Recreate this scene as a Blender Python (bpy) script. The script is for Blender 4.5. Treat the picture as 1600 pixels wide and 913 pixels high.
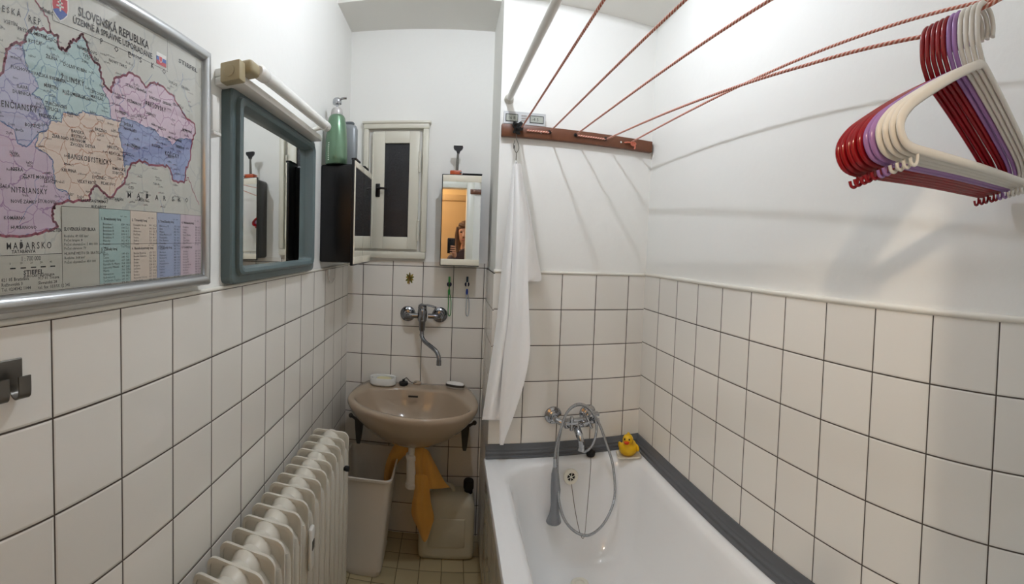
import bpy, bmesh, math, random
from mathutils import Matrix, Vector
random.seed(7)
PI = math.pi
S = bpy.context.scene
COL = S.collection
for _o in list(bpy.data.objects): bpy.data.objects.remove(_o)

# ------------------------------------------------------------------ camera
F, CX, CY = 684.848, 800.0, 413.2547
CAMZ = 1.4647
cd = bpy.data.cameras.new('camera'); cam = bpy.data.objects.new('camera', cd); COL.objects.link(cam); S.camera = cam
cd.type = 'PANO'; cd.panorama_type = 'CENTRAL_CYLINDRICAL'
cd.central_cylindrical_radius = 1
cd.central_cylindrical_range_u_min = -CX / F; cd.central_cylindrical_range_u_max = (1600 - CX) / F
cd.central_cylindrical_range_v_min = -(913 - CY) / F; cd.central_cylindrical_range_v_max = CY / F
cd.clip_start = 0.03
R = Matrix.Rotation(-.1404, 3, 'Z') @ Matrix.Rotation(-.0397, 3, 'X') @ Matrix.Rotation(-.0361, 3, 'Y')
M_ = Matrix((R.col[0], R.col[2], -R.col[1])).transposed().to_4x4(); M_.translation = (0, 0, CAMZ); cam.matrix_world = M_

# ------------------------------------------------------------------ world, exposure
w = bpy.data.worlds.new('night'); S.world = w; w.use_nodes = True
w.node_tree.nodes['Background'].inputs[0].default_value = (.02, .022, .03, 1)
w.node_tree.nodes['Background'].inputs[1].default_value = 0.3
S.view_settings.view_transform = 'Standard'; S.view_settings.look = 'None'
S.view_settings.gamma = 1.0; S.view_settings.exposure = 1.08; S.view_settings.use_curve_mapping = False
S.cycles.use_denoising = True
S.cycles.max_bounces = 12; S.cycles.diffuse_bounces = 6; S.cycles.glossy_bounces = 6
S.cycles.sample_clamp_indirect = 6
LAMP = Vector((.155, 1.12, 2.47)); LAMP_STRENGTH = 560.0; LAMP_R = .02
HALL_LAMP = Vector((-.78, -.72, 2.26)); HALL_POWER = 21.0

# ------------------------------------------------------------------ helpers
def lin(h):
    h = h.lstrip('#'); c = [int(h[i:i + 2], 16) / 255 for i in (0, 2, 4)]
    return tuple((x / 12.92 if x <= .04045 else ((x + .055) / 1.055) ** 2.4) for x in c) + (1,)
MATS = {}
def mat(name, col='#ffffff', rough=.5, metal=0, bump=0, bscale=60, var=0, vscale=8, coat=0, trans=0, ior=1.45, emit=None, estr=0, spec=.5, sheen=0, detail=4, alpha=1):
    if name in MATS: return MATS[name]
    m = bpy.data.materials.new(name); m.use_nodes = True; MATS[name] = m
    nt = m.node_tree; b = nt.nodes['Principled BSDF']
    c = lin(col) if isinstance(col, str) else tuple(col) + (1,)
    b.inputs['Base Color'].default_value = c; b.inputs['Roughness'].default_value = rough; b.inputs['Metallic'].default_value = metal
    b.inputs['Coat Weight'].default_value = coat; b.inputs['Transmission Weight'].default_value = trans; b.inputs['IOR'].default_value = ior
    b.inputs['Specular IOR Level'].default_value = spec; b.inputs['Sheen Weight'].default_value = sheen; b.inputs['Alpha'].default_value = alpha
    if emit: b.inputs['Emission Color'].default_value = lin(emit); b.inputs['Emission Strength'].default_value = estr
    tc = nt.nodes.new('ShaderNodeTexCoord')
    if var:
        n = nt.nodes.new('ShaderNodeTexNoise'); n.inputs['Scale'].default_value = vscale; n.inputs['Detail'].default_value = detail
        nt.links.new(tc.outputs['Object'], n.inputs['Vector'])
        mx = nt.nodes.new('ShaderNodeMix'); mx.data_type = 'RGBA'
        mx.inputs[6].default_value = tuple(x * (1 - var) for x in c[:3]) + (1,); mx.inputs[7].default_value = tuple(min(1, x * (1 + var * .6)) for x in c[:3]) + (1,)
        nt.links.new(n.outputs['Fac'], mx.inputs[0]); nt.links.new(mx.outputs[2], b.inputs['Base Color'])
    if bump:
        n = nt.nodes.new('ShaderNodeTexNoise'); n.inputs['Scale'].default_value = bscale; n.inputs['Detail'].default_value = 3
        nt.links.new(tc.outputs['Object'], n.inputs['Vector'])
        bp = nt.nodes.new('ShaderNodeBump'); bp.inputs['Strength'].default_value = bump; bp.inputs['Distance'].default_value = .002
        nt.links.new(n.outputs['Fac'], bp.inputs['Height']); nt.links.new(bp.outputs['Normal'], b.inputs['Normal'])
    return m

def tile_mat(name, ax, off_u, off_v, T=.15, tile='#e6e3dc', grout='#453b33', gw=.0016, rough=.09, axv=2, var=.035):
    """glazed tiles on a square grid, dark joints; ax/axv pick the world axes of the wall"""
    m = bpy.data.materials.new(name); m.use_nodes = True
    nt = m.node_tree; b = nt.nodes['Principled BSDF']; N = nt.nodes.new; L = nt.links.new
    geo = N('ShaderNodeNewGeometry'); sep = N('ShaderNodeSeparateXYZ'); L(geo.outputs['Position'], sep.inputs[0])
    def math_(op, a, bb=None, c=None):
        n = N('ShaderNodeMath'); n.operation = op
        for i, v in enumerate((a, bb, c)):
            if v is None: continue
            if isinstance(v, (int, float)): n.inputs[i].default_value = v
            else: L(v, n.inputs[i])
        return n.outputs[0]
    d, cells = [], []
    for o, off in ((ax, off_u), (axv, off_v)):
        s = math_('DIVIDE', math_('SUBTRACT', sep.outputs[o], off), T)
        fr = math_('FRACT', s); cells.append(math_('FLOOR', s))
        e = math_('MULTIPLY', math_('MINIMUM', fr, math_('SUBTRACT', 1.0, fr)), T)
        d.append(e)
    dist = math_('MINIMUM', d[0], d[1])
    mr = N('ShaderNodeMapRange'); mr.inputs[1].default_value = gw * .7; mr.inputs[2].default_value = gw * 1.35; L(dist, mr.inputs[0])
    comb = N('ShaderNodeCombineXYZ'); L(cells[0], comb.inputs[0]); L(cells[1], comb.inputs[1])
    wn = N('ShaderNodeTexWhiteNoise'); L(comb.outputs[0], wn.inputs['Vector'])
    tc = lin(tile)
    m1 = N('ShaderNodeMix'); m1.data_type = 'RGBA'; L(wn.outputs['Value'], m1.inputs[0])
    m1.inputs[6].default_value = tuple(x * (1 - var) for x in tc[:3]) + (1,); m1.inputs[7].default_value = tuple(min(1, x * (1 + var)) for x in tc[:3]) + (1,)
    m2 = N('ShaderNodeMix'); m2.data_type = 'RGBA'; L(mr.outputs[0], m2.inputs[0]); m2.inputs[6].default_value = lin(grout); L(m1.outputs[2], m2.inputs[7])
    L(m2.outputs[2], b.inputs['Base Color'])
    rr = N('ShaderNodeMapRange'); L(mr.outputs[0], rr.inputs[0]); rr.inputs[3].default_value = .8; rr.inputs[4].default_value = rough
    L(rr.outputs[0], b.inputs['Roughness'])
    # pillowed edge + faint waviness of the glaze
    ed = N('ShaderNodeMapRange'); ed.inputs[1].default_value = gw * .6; ed.inputs[2].default_value = gw * 3.0; L(dist, ed.inputs[0])
    ns = N('ShaderNodeTexNoise'); ns.inputs['Scale'].default_value = 14; ns.inputs['Detail'].default_value = 1; L(geo.outputs['Position'], ns.inputs['Vector'])
    h = math_('ADD', ed.outputs[0], math_('MULTIPLY', ns.outputs['Fac'], .45))
    # each tile sits at a very slightly different angle
    s1 = N('ShaderNodeSeparateXYZ'); L(wn.outputs['Color'], s1.inputs[0])
    tu = math_('MULTIPLY', math_('SUBTRACT', s1.outputs[0], .5), math_('MULTIPLY', sep.outputs[ax], 3.2))
    tv = math_('MULTIPLY', math_('SUBTRACT', s1.outputs[1], .5), math_('MULTIPLY', sep.outputs[axv], 3.2))
    h = math_('ADD', h, math_('ADD', tu, tv))
    bp = N('ShaderNodeBump'); bp.inputs['Strength'].default_value = 1.0; bp.inputs['Distance'].default_value = .0012; L(h, bp.inputs['Height']); L(bp.outputs[0], b.inputs['Normal'])
    return m

class MB:
    def __init__(s): s.bm = bmesh.new(); s.uv = s.bm.loops.layers.uv.new('UVMap')
    def _mi(s, faces, mi):
        for f in faces: f.material_index = mi
    def box(s, x0, x1, y0, y1, z0, z1, bev=0, seg=2, mi=0, M=None):
        b = s.bm; co = [(x, y, z) for x in (x0, x1) for y in (y0, y1) for z in (z0, z1)]
        v = [b.verts.new(c) for c in co]
        fs = [b.faces.new([v[i] for i in q]) for q in ((0, 1, 3, 2), (4, 6, 7, 5), (0, 4, 5, 1), (2, 3, 7, 6), (0, 2, 6, 4), (1, 5, 7, 3))]
        if bev:
            es = list({e for f in fs for e in f.edges})
            r = bmesh.ops.bevel(b, geom=es, offset=bev, segments=seg, profile=.5, affect='EDGES')
            allf = set(r['faces'])
            vs = {vv for f in allf for vv in f.verts}
            for vv in vs:
                for f in vv.link_faces: allf.add(f)
            fs = list(allf)
        s._mi(fs, mi)
        if M is not None:
            for vv in {q for f in fs for q in f.verts}: vv.co = M @ vv.co
        return s
    def tube(s, pts, r, n=12, mi=0, closed=False, cap=True, flat=None, ref=None):
        """r radius or list; flat=(a,b) scales of the two cross axes; ref fixed first cross axis"""
        pts = [Vector(p) for p in pts]; k = len(pts); rs = r if isinstance(r, (list, tuple)) else [r] * k
        T = []
        for i in range(k):
            a = pts[(i - 1) % k] if (closed or i > 0) else pts[i]; c = pts[(i + 1) % k] if (closed or i < k - 1) else pts[i]
            t = (c - a); T.append(t.normalized() if t.length > 1e-9 else Vector((0, 0, 1)))
        u = Vector(ref) if ref else (Vector((0, 0, 1)) if abs(T[0].z) < .9 else Vector((1, 0, 0)))
        rings, ln = [], 0
        for i in range(k):
            u = (Vector(ref) if ref else u); u = (u - T[i] * u.dot(T[i])).normalized(); vv = T[i].cross(u)
            fa, fb = flat if flat else (1, 1)
            if i: ln += (pts[i] - pts[i - 1]).length
            rings.append(([s.bm.verts.new(pts[i] + u * math.cos(2 * PI * j / n) * rs[i] * fa + vv * math.sin(2 * PI * j / n) * rs[i] * fb) for j in range(n)], ln))
        fs = []
        for i in range(k if closed else k - 1):
            A, la = rings[i]; B, lb = rings[(i + 1) % k]
            for j in range(n):
                f = s.bm.faces.new((A[j], A[(j + 1) % n], B[(j + 1) % n], B[j])); fs.append(f)
                for lp, (uu, vv_) in zip(f.loops, ((la, j / n), (la, (j + 1) / n), (lb, (j + 1) / n), (lb, j / n))): lp[s.uv].uv = (uu, vv_)
        if cap and not closed:
            fs.append(s.bm.faces.new(rings[0][0][::-1])); fs.append(s.bm.faces.new(rings[-1][0]))
        s._mi(fs, mi); return s
    def lathe(s, prof, M=None, n=24, mi=0):
        """profile [(radius, height)] turned about local Z, then transformed by M"""
        M = M or Matrix(); rings = []
        for r, h in prof:
            rings.append([s.bm.verts.new(M @ Vector((r * math.cos(2 * PI * j / n), r * math.sin(2 * PI * j / n), h))) for j in range(n)] if r > 1e-6 else [s.bm.verts.new(M @ Vector((0, 0, h)))])
        fs = []
        for A, B in zip(rings, rings[1:]):
            for j in range(n):
                j2 = (j + 1) % n
                if len(A) == 1 and len(B) == 1: continue
                if len(A) == 1: fs.append(s.bm.faces.new((A[0], B[j2], B[j])))
                elif len(B) == 1: fs.append(s.bm.faces.new((A[j], A[j2], B[0])))
                else: fs.append(s.bm.faces.new((A[j], A[j2], B[j2], B[j])))
        for rg, rev in ((rings[0], 1), (rings[-1], 0)):
            if len(rg) > 1: fs.append(s.bm.faces.new(rg[::-1] if rev else rg))
        s._mi(fs, mi); return s
    def prism(s, poly, fn, t0, t1, mi=0):
        """2D polygon through fn(a,b,t) between depths t0,t1"""
        A = [s.bm.verts.new(fn(a, b, t0)) for a, b in poly]; B = [s.bm.verts.new(fn(a, b, t1)) for a, b in poly]
        fs = [s.bm.faces.new(A[::-1]), s.bm.faces.new(B)]
        for i in range(len(poly)):
            j = (i + 1) % len(poly); fs.append(s.bm.faces.new((A[i], A[j], B[j], B[i])))
        s._mi(fs, mi); return s
    def face(s, pts, mi=0):
        f = s.bm.faces.new([s.bm.verts.new(p) for p in pts]); f.material_index = mi; return s
    def loft(s, rings, mi=0, cap0=True, cap1=True, closed=True):
        V = [[s.bm.verts.new(p) for p in r] for r in rings]; n = len(V[0]); fs = []
        for A, B in zip(V, V[1:]):
            for j in range(n if closed else n - 1):
                fs.append(s.bm.faces.new((A[j], A[(j + 1) % n], B[(j + 1) % n], B[j])))
        if cap0: fs.append(s.bm.faces.new(V[0][::-1]))
        if cap1: fs.append(s.bm.faces.new(V[-1]))
        s._mi(fs, mi); return s
    def ball(s, c, r, n=16, mi=0, M=None):
        r = (r, r, r) if isinstance(r, (int, float)) else r
        MM = Matrix.Translation(Vector(c)) @ (M or Matrix()) @ Matrix.Diagonal((*r, 1))
        return s.lathe([(math.sin(PI * i / (n // 2 + 2)), -math.cos(PI * i / (n // 2 + 2))) for i in range(n // 2 + 3)], MM, n, mi)
    def build(s, name, mats, parent=None, angle=40, local=False, loc=None, normals=True):
        if normals: bmesh.ops.recalc_face_normals(s.bm, faces=s.bm.faces)
        off = Vector((0, 0, 0))
        if not local: off = wloc(parent) if parent else Vector(loc or (0, 0, 0))
        if off.length: bmesh.ops.translate(s.bm, verts=s.bm.verts, vec=-off)
        me = bpy.data.meshes.new(name); s.bm.to_mesh(me); s.bm.free()
        for f in me.polygons: f.use_smooth = True
        me.set_sharp_from_angle(angle=math.radians(angle))
        for m in (mats if isinstance(mats, (list, tuple)) else [mats]): me.materials.append(m)
        o = bpy.data.objects.new(name, me); COL.objects.link(o)
        if parent: o.parent = parent
        elif loc and not local: o.location = loc
        return o
def wloc(o):
    v = Vector((0, 0, 0))
    while o: v += o.location; o = o.parent
    return v
def tag(o, label=None, cat=None, group=None, kind=None):
    for k, v in (('label', label), ('category', cat), ('group', group), ('kind', kind)):
        if v: o[k] = v
    return o
def thing(name, label, cat, loc=(0, 0, 0), group=None):
    o = bpy.data.objects.new(name, None); o.empty_display_size = .05; COL.objects.link(o); o.location = loc
    return tag(o, label, cat, group)
def copy_tree(o, parent=None):
    c = o.copy(); COL.objects.link(c)
    if parent: c.parent = parent
    for ch in [x for x in bpy.data.objects if x.parent == o]: copy_tree(ch, c)
    return c
def ray(u, v):
    th = (u - CX) / F; return R @ Vector((math.sin(th), math.cos(th), (CY - v) / F))
def at(ax, val, u, v):
    """the point of the room plane <axis>=val that shows at photo pixel u,v"""
    d = ray(u, v); i = 'XYZ'.index(ax); t = (val - (CAMZ if i == 2 else 0)) / d[i]
    return Vector((0, 0, CAMZ)) + d * t
def spline(pts, n=8, closed=False):
    P = [Vector(p) for p in pts]; k = len(P); out = []
    for i in range(k if closed else k - 1):
        g = (lambda j: P[j % k]) if closed else (lambda j: P[max(0, min(k - 1, j))])
        a, b, c, d = g(i - 1), g(i), g(i + 1), g(i + 2)
        for q in range(n):
            t = q / n
            out.append(.5 * ((2 * b) + (c - a) * t + (2 * a - 5 * b + 4 * c - d) * t * t + (3 * b - a - 3 * c + d) * t ** 3))
    if not closed: out.append(P[-1])
    return out
def resample(pts, n, closed=True):
    P = [Vector(p) for p in pts]
    if closed: P = P + [P[0]]
    L = [0]
    for a, b in zip(P, P[1:]): L.append(L[-1] + (b - a).length)
    out = []; j = 0
    for i in range(n):
        t = L[-1] * i / (n if closed else n - 1)
        while j < len(L) - 2 and L[j + 1] < t: j += 1
        k = (t - L[j]) / max(1e-9, L[j + 1] - L[j]); out.append(P[j].lerp(P[j + 1], min(1, k)))
    return out
def text_into(mb, txt, size, fn, mi=0, align='LEFT', bold=0, space=1.0, line=1.0, res=1, fit=None):
    """flat lettering: glyph mesh (a to the right, b up) mapped through fn(a,b)"""
    cu = bpy.data.curves.new('t', 'FONT'); cu.body = txt; cu.size = size; cu.align_x = align; cu.resolution_u = res; cu.offset = bold * size; cu.space_character = space; cu.space_line = line
    ob = bpy.data.objects.new('t', cu); COL.objects.link(ob)
    dg = bpy.context.evaluated_depsgraph_get(); dg.update()
    me = bpy.data.meshes.new_from_object(ob.evaluated_get(dg))
    kx = fit / max(1e-6, max(v.co.x for v in me.vertices)) if fit else 1
    vs = [mb.bm.verts.new(fn(v.co.x * kx, v.co.y * (min(1, kx * 1.25) if fit else 1))) for v in me.vertices]
    for p in me.polygons:
        try: f = mb.bm.faces.new([vs[i] for i in p.vertices]); f.material_index = mi
        except ValueError: pass
    bpy.data.objects.remove(ob); bpy.data.meshes.remove(me); bpy.data.curves.remove(cu)

# ------------------------------------------------------------------ materials
PLASTER = mat('plaster', '#ebebe7', .75, bump=.25, bscale=45, var=.03, vscale=3)
PLASTER_D = mat('plaster_ceiling', '#e4e2dc', .8, bump=.2, bscale=40)
CERAMIC = mat('ceramic_white', '#dfe1df', .12, coat=.4)
ENAMEL = mat('tub_enamel', '#eceeef', .10, coat=.5, var=.02, vscale=4)
TAUPE = mat('sink_taupe', '#a6947f', .14, coat=.4)
CHROME = mat('chrome', '#b3b5b9', .09, metal=1)
STEEL = mat('brushed_steel', '#6e6b66', .38, metal=1)
ALU = mat('aluminium', '#c6c9cb', .3, metal=.85)
TEAL = mat('teal_grey_plastic', '#5d6c6e', .33)
MIRROR = mat('mirror_silver', '#f0f2f0', .015, metal=1)
BLACK = mat('black_plastic', '#0d0d10', .3)
BLACKM = mat('black_matt', '#121214', .6)
CREAM = mat('cream_paint', '#d6d3c4', .35, bump=.1, bscale=30)
BEIGEP = mat('beige_plastic', '#a99c7c', .4)
WHITEP = mat('white_plastic', '#e2e1dc', .3)
RADM = mat('radiator_enamel', '#d9d5c9', .28, var=.05, vscale=30, bump=.12, bscale=80)
WOODR = mat('rail_brown', '#6a3f28', .38, var=.18, vscale=40)
GREYSTRIP = mat('grey_rubber_strip', '#5d6064', .2)
DARKMET = mat('dark_bracket', '#3b3a38', .5)
ORANGEC = mat('orange_cloth', '#d6a04c', .85, bump=.5, bscale=500, sheen=.2, var=.08, vscale=25)
TERRY = mat('white_terry', '#fdfdfd', .95, bump=.2, bscale=500, sheen=.3)
TERRY.node_tree.nodes['Principled BSDF'].inputs['Subsurface Weight'].default_value = .5
TERRY.node_tree.nodes['Principled BSDF'].inputs['Subsurface Radius'].default_value = (.02, .02, .02)
TERRY.node_tree.nodes['Principled BSDF'].inputs['Subsurface Scale'].default_value = .6
RED = mat('hanger_red', '#8f0d16', .2, coat=.3)
PURPLE = mat('hanger_lilac', '#a077b0', .25, coat=.3)
IVORY = mat('hanger_ivory', '#dfdbd2', .28, coat=.2)
BINP = mat('bin_plastic', '#d4cdc1', .45)
CANP = mat('jerrycan_plastic', '#cfccb9', .42, trans=.10, var=.04)
GLASSC = mat('clear_glass', '#ffffff', .02, trans=1, ior=1.3, spec=.5)

# ------------------------------------------------------------------ room shell
LX, RX, AY, BY, PX, FY = -.511, .843, 2.149, 1.766, .176, -.10
ZT = 1.352                # top of the tiling
ZC, ZA, ZB = 2.64, 2.50, 2.458
def struct(name, mb, m, **k): return tag(mb.build(name, m, **k), kind='structure')
PW = .006                 # plaster lies this far behind the tile faces
w_ = MB(); w_.box(LX - .12, LX - PW, FY - .2, AY + .12, 0, ZC + .1); struct('wall_left', w_, PLASTER)
w_ = MB(); w_.box(LX - PW, LX, FY, AY, 0, ZT, mi=0); struct('wall_left_tiles', w_, tile_mat('tiles_left', 1, .3937 - .15 * 10, 0))
w_ = MB(); w_.box(LX - PW, PX + .01, AY + PW, AY + .12, 0, ZC + .1); struct('wall_back', w_, PLASTER)
w_ = MB(); w_.box(LX, PX, AY, AY + PW, 0, 1.378); struct('wall_back_tiles', w_, tile_mat('tiles_back', 0, -.4328 - .15 * 4, .0051))
w_ = MB(); w_.box(PX + PW, RX + .12, BY + PW, AY + .12, 0, ZC + .1); struct('wall_bath', w_, PLASTER)
w_ = MB(); w_.box(PX + PW, RX, BY, BY + PW, 0, ZT + .009); struct('wall_bath_tiles', w_, tile_mat('tiles_bath', 0, .3138 - .15 * 4, .0093))
w_ = MB(); w_.box(PX, PX + PW, BY, AY, 0, ZT + .004); struct('wall_niche_tiles', w_, tile_mat('tiles_niche', 1, 1.90, .0051))
w_ = MB(); w_.box(RX + PW, RX + .12, FY - .2, BY + PW, 0, ZC + .1); struct('wall_right', w_, PLASTER)
w_ = MB(); w_.box(RX, RX + PW, FY, BY, 0, ZT + .014); struct('wall_right_tiles', w_, tile_mat('tiles_right', 1, 1.6215 - .15 * 15, .014))
# painted bead on top of the tiling
BEAD = mat('painted_bead', '#dfdcd2', .45, bump=.5, bscale=35)
t_ = MB(); t_.tube([(RX + .002, FY, ZT + .016), (RX + .002, .6, ZT + .017), (RX + .002, 1.2, ZT + .015), (RX + .002, BY, ZT + .016)], .008, 10); struct('trim_1', t_, BEAD)
t_ = MB(); t_.tube([(PX, BY + .002, ZT + .012), (.5, BY + .002, ZT + .012), (RX, BY + .002, ZT + .012)], .007, 10); struct('trim_2', t_, BEAD)
t_ = MB(); t_.tube([(LX - .003, FY, ZT + .002), (LX - .003, 1.1, ZT + .002), (LX - .003, AY, ZT + .002)], .005, 10); struct('trim_3', t_, BEAD)
# floor and ceilings
w_ = MB(); w_.box(LX - .12, RX + .12, FY - 1.2, AY + .12, -.1, 0)
FLOOR = tile_mat('floor_tiles', 0, -.30 - 1.0, 2.10 - 5.0, T=.10, tile='#b5a783', grout='#5d5238', gw=.0013, rough=.35, axv=1, var=.10)
struct('floor', w_, FLOOR)
w_ = MB(); w_.box(LX - .12, RX + .12, FY - 1.2, AY + .12, ZC, ZC + .1); struct('ceiling', w_, PLASTER_D)
w_ = MB(); w_.box(LX - PW, PX + PW, 1.886, AY + PW, ZA, ZC); w_.box(PX + PW, RX + PW, 1.44, BY + PW, ZB, ZC); struct('ceiling_soffit', w_, PLASTER_D)
# wall behind the photographer with the doorway
DX0, DX1, DZ = -.47, .133, 2.0
w_ = MB(); w_.box(DX1 + .07, RX + PW, FY - .12, FY, 0, ZC); w_.box(LX - PW, DX0 - .03, FY - .12, FY, 0, ZC); w_.box(DX0 - .03, DX1 + .07, FY - .12, FY, DZ + .07, ZC)
struct('wall_front', w_, PLASTER)
DOORW = mat('door_paint', '#dcdcd3', .3)
w_ = MB()
w_.box(DX1, DX1 + .07, FY - .13, FY + .015, 0, DZ + .07, bev=.004); w_.box(DX0 - .035, DX0, FY - .13, FY + .015, 0, DZ + .07, bev=.004); w_.box(DX0, DX1, FY - .13, FY + .015, DZ, DZ + .07, bev=.004)
struct('door_1', w_, DOORW)
# hallway beyond the doorway
HALL = mat('hall_paint', '#c9ad80', .7, bump=.15, bscale=30)
w_ = MB(); w_.box(-1.15, 1.1, -1.32, -1.22, 0, ZC); w_.box(-1.25, -1.15, -1.32, FY - .12, 0, ZC); w_.box(1.1, 1.2, -1.32, FY - .12, 0, ZC)
w_.box(-1.25, LX - .12, FY - .22, FY - .12, 0, ZC); w_.box(RX + .12, 1.2, FY - .22, FY - .12, 0, ZC)
struct('wall_hall', w_, HALL)
w_ = MB(); w_.box(-1.25, 1.2, -1.32, FY - .2, -.1, 0); struct('floor_hall', w_, mat('hall_floor', '#8a6a48', .4))
w_ = MB(); w_.box(-1.25, 1.2, -1.32, FY - .2, ZC, ZC + .1); struct('ceiling_hall', w_, PLASTER_D)
w_ = MB(); w_.box(-.40, -.36, -1.22, -1.195, 0, 2.06, .004); w_.box(.30, .34, -1.22, -1.195, 0, 2.06, .004); w_.box(-.40, .34, -1.22, -1.193, 1.99, 2.06, .004); w_.box(-.36, .30, -1.22, -1.21, 0, 1.99)
struct('door_2', w_, mat('hall_door_paint', '#b89c74', .4))

# ------------------------------------------------------------------ window in the back wall
def ybox(mb, x0, x1, z0, z1, y0, y1, bev=.002, mi=0): mb.box(x0, x1, y0, y1, z0, z1, bev=bev, mi=mi)
win = thing('window_1', 'small cream wooden window with dark glass above the sink', 'window', (-.28, AY, 1.39)); win['kind'] = 'structure'
m = MB(); yw = AY + .006
for (a, b, c, d) in ((-.441, -.121, 2.020, 2.048), (-.436, -.124, 1.391, 1.425), (-.440, -.415, 1.425, 2.020), (-.150, -.122, 1.425, 2.020)):
    ybox(m, a, b, c, d, yw - .030, yw, .005)
ybox(m, -.448, -.112, 2.044, 2.056, yw - .036, yw, .003)
m.build('window_frame', CREAM, win)
m = MB()
GX0, GX1, GZ0, GZ1 = -.335, -.214, 1.497, 1.951
for (a, b, c, d) in ((-.392, GX0, 1.437, 2.008), (GX1, -.166, 1.437, 2.008), (GX0, GX1, GZ1, 2.008), (GX0, GX1, 1.437, GZ0)):
    ybox(m, a, b, c, d, yw - .022, yw - .002, .002)
m.box(-.396, -.390, yw - .026, yw - .004, 1.437, 2.0, bev=.0015)
sash = m.build('sash', CREAM, win)
PANE = mat('night_pane', '#23262b', .18, bump=.9, bscale=150, var=.6, vscale=300, detail=1)
m = MB(); ybox(m, GX0, GX1, GZ0, GZ1, yw - .009, yw - .003, 0); m.build('pane', PANE, win)
m = MB()
for zc in (1.86, 1.53):
    m.tube([(-.163, yw - .028, zc - .045), (-.163, yw - .028, zc + .045)], .0055, 10); m.ball((-.163, yw - .028, zc + .047), .0055, 10); m.ball((-.163, yw - .028, zc - .047), .0055, 10)
m.build('hinge', CREAM, win)
m = MB(); m.box(-.376, -.354, yw - .027, yw - .020, 1.690, 1.755, bev=.003)
m.tube([(-.365, yw - .026, 1.728), (-.365, yw - .045, 1.728)], .006, 10)
m.tube(spline([(-.365, yw - .045, 1.728), (-.345, yw - .047, 1.730), (-.315, yw - .047, 1.727)], 4), [.006] * 4 + [.0052] * 4 + [.005], 10)
m.build('window_handle', BLACK, win)

# ------------------------------------------------------------------ ceiling lamp (above the frame), fittings
lamp = thing('ceiling_lamp', 'plain round ceiling bulb in a white socket above the room', 'lamp', tuple(LAMP + Vector((0, 0, ZC - LAMP.z))))
m = MB(); m.lathe([(0, 0), (.05, 0), (.05, -.02), (.03, -.05), (.024, -.06), (.02, -(ZC - LAMP.z) + LAMP_R * .9), (0, -(ZC - LAMP.z) + LAMP_R * .9)], Matrix.Translation((LAMP.x, LAMP.y, ZC)), 24); m.build('lamp_socket', WHITEP, lamp)
m = MB(); m.ball(LAMP, LAMP_R, 20); m.build('bulb', mat('bulb_glow', '#ffffff', .5, emit='#eaf0fb', estr=LAMP_STRENGTH), lamp)
hl = thing('hall_lamp', 'warm hallway lamp beyond the doorway', 'lamp', tuple(HALL_LAMP))
m = MB(); m.lathe([(0, ZC - HALL_LAMP.z), (.05, ZC - HALL_LAMP.z), (.05, ZC - HALL_LAMP.z - .02), (.01, ZC - HALL_LAMP.z - .05), (.008, .10), (0, .10)], Matrix.Translation(HALL_LAMP), 20); m.build('lamp_cord', WHITEP, hl)
ld = bpy.data.lights.new('hall_light', 'POINT'); ld.energy = HALL_POWER; ld.color = (1, .83, .63); ld.shadow_soft_size = .05
lo = bpy.data.objects.new('hall_light', ld); COL.objects.link(lo); lo.parent = hl

# ------------------------------------------------------------------ bathtub
ZR = .597
tub = thing('bathtub', 'white enamel bathtub set in the right corner with a tiled front', 'bathtub', (.5, .9, 0))
def rrect(x0, x1, y0, y1, r, n=9):
    """rounded rectangle; r = radii at (x1,y1),(x0,y1),(x0,y0),(x1,y0)"""
    out = []
    for (cx, cy, a0, rr) in ((x1 - r[0], y1 - r[0], 0, r[0]), (x0 + r[1], y1 - r[1], 90, r[1]), (x0 + r[2], y0 + r[2], 180, r[2]), (x1 - r[3], y0 + r[3], 270, r[3])):
        for i in range(n):
            a = math.radians(a0 + 90 * i / (n - 1)); out.append((cx + rr * math.cos(a), cy + rr * math.sin(a)))
    return out
TY0 = FY + .02
def ring(x0, x1, y0, y1, r, z): return [Vector((a, b, z)) for a, b in rrect(x0, x1, y0, y1, r)]
rings = [
    ring(.160, .836, TY0, 1.760, (.012,) * 4, ZR - .035),
    ring(.158, .838, TY0, 1.762, (.014,) * 4, ZR - .008),
    ring(.162, .836, TY0 + .003, 1.759, (.014,) * 4, ZR),
    ring(.190, .815, TY0 + .03, 1.735, (.03,) * 4, ZR + .001),
    ring(.222, .800, TY0 + .08, 1.712, (.13, .13, .16, .16), ZR - .001),
    ring(.234, .790, TY0 + .10, 1.700, (.13, .13, .16, .16), ZR - .006),
    ring(.243, .782, TY0 + .12, 1.692, (.13, .13, .16, .16), ZR - .018),
    ring(.252, .774, TY0 + .15, 1.683, (.13, .13, .16, .16), ZR - .05),
    ring(.272, .752, TY0 + .24, 1.660, (.13, .13, .18, .18), ZR - .17),
    ring(.292, .730, TY0 + .34, 1.640, (.13, .13, .18, .18), ZR - .28),
    ring(.318, .702, TY0 + .42, 1.615, (.12, .12, .16, .16), ZR - .345),
    ring(.352, .668, TY0 + .50, 1.580, (.11, .11, .13, .13), ZR - .375),
    ring(.400, .620, TY0 + .60, 1.530, (.09, .09, .09, .09), ZR - .386),
]
m = MB(); m.loft(rings, cap0=False); m.build('tub_shell', ENAMEL, tub, angle=60)
m = MB(); m.box(.170, .182, TY0, BY, 0, ZR - .03); m.build('front_panel', tile_mat('tiles_tub_front', 1, 1.766 - 3.0, .0051, tile='#c9c2b6'), tub)
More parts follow.
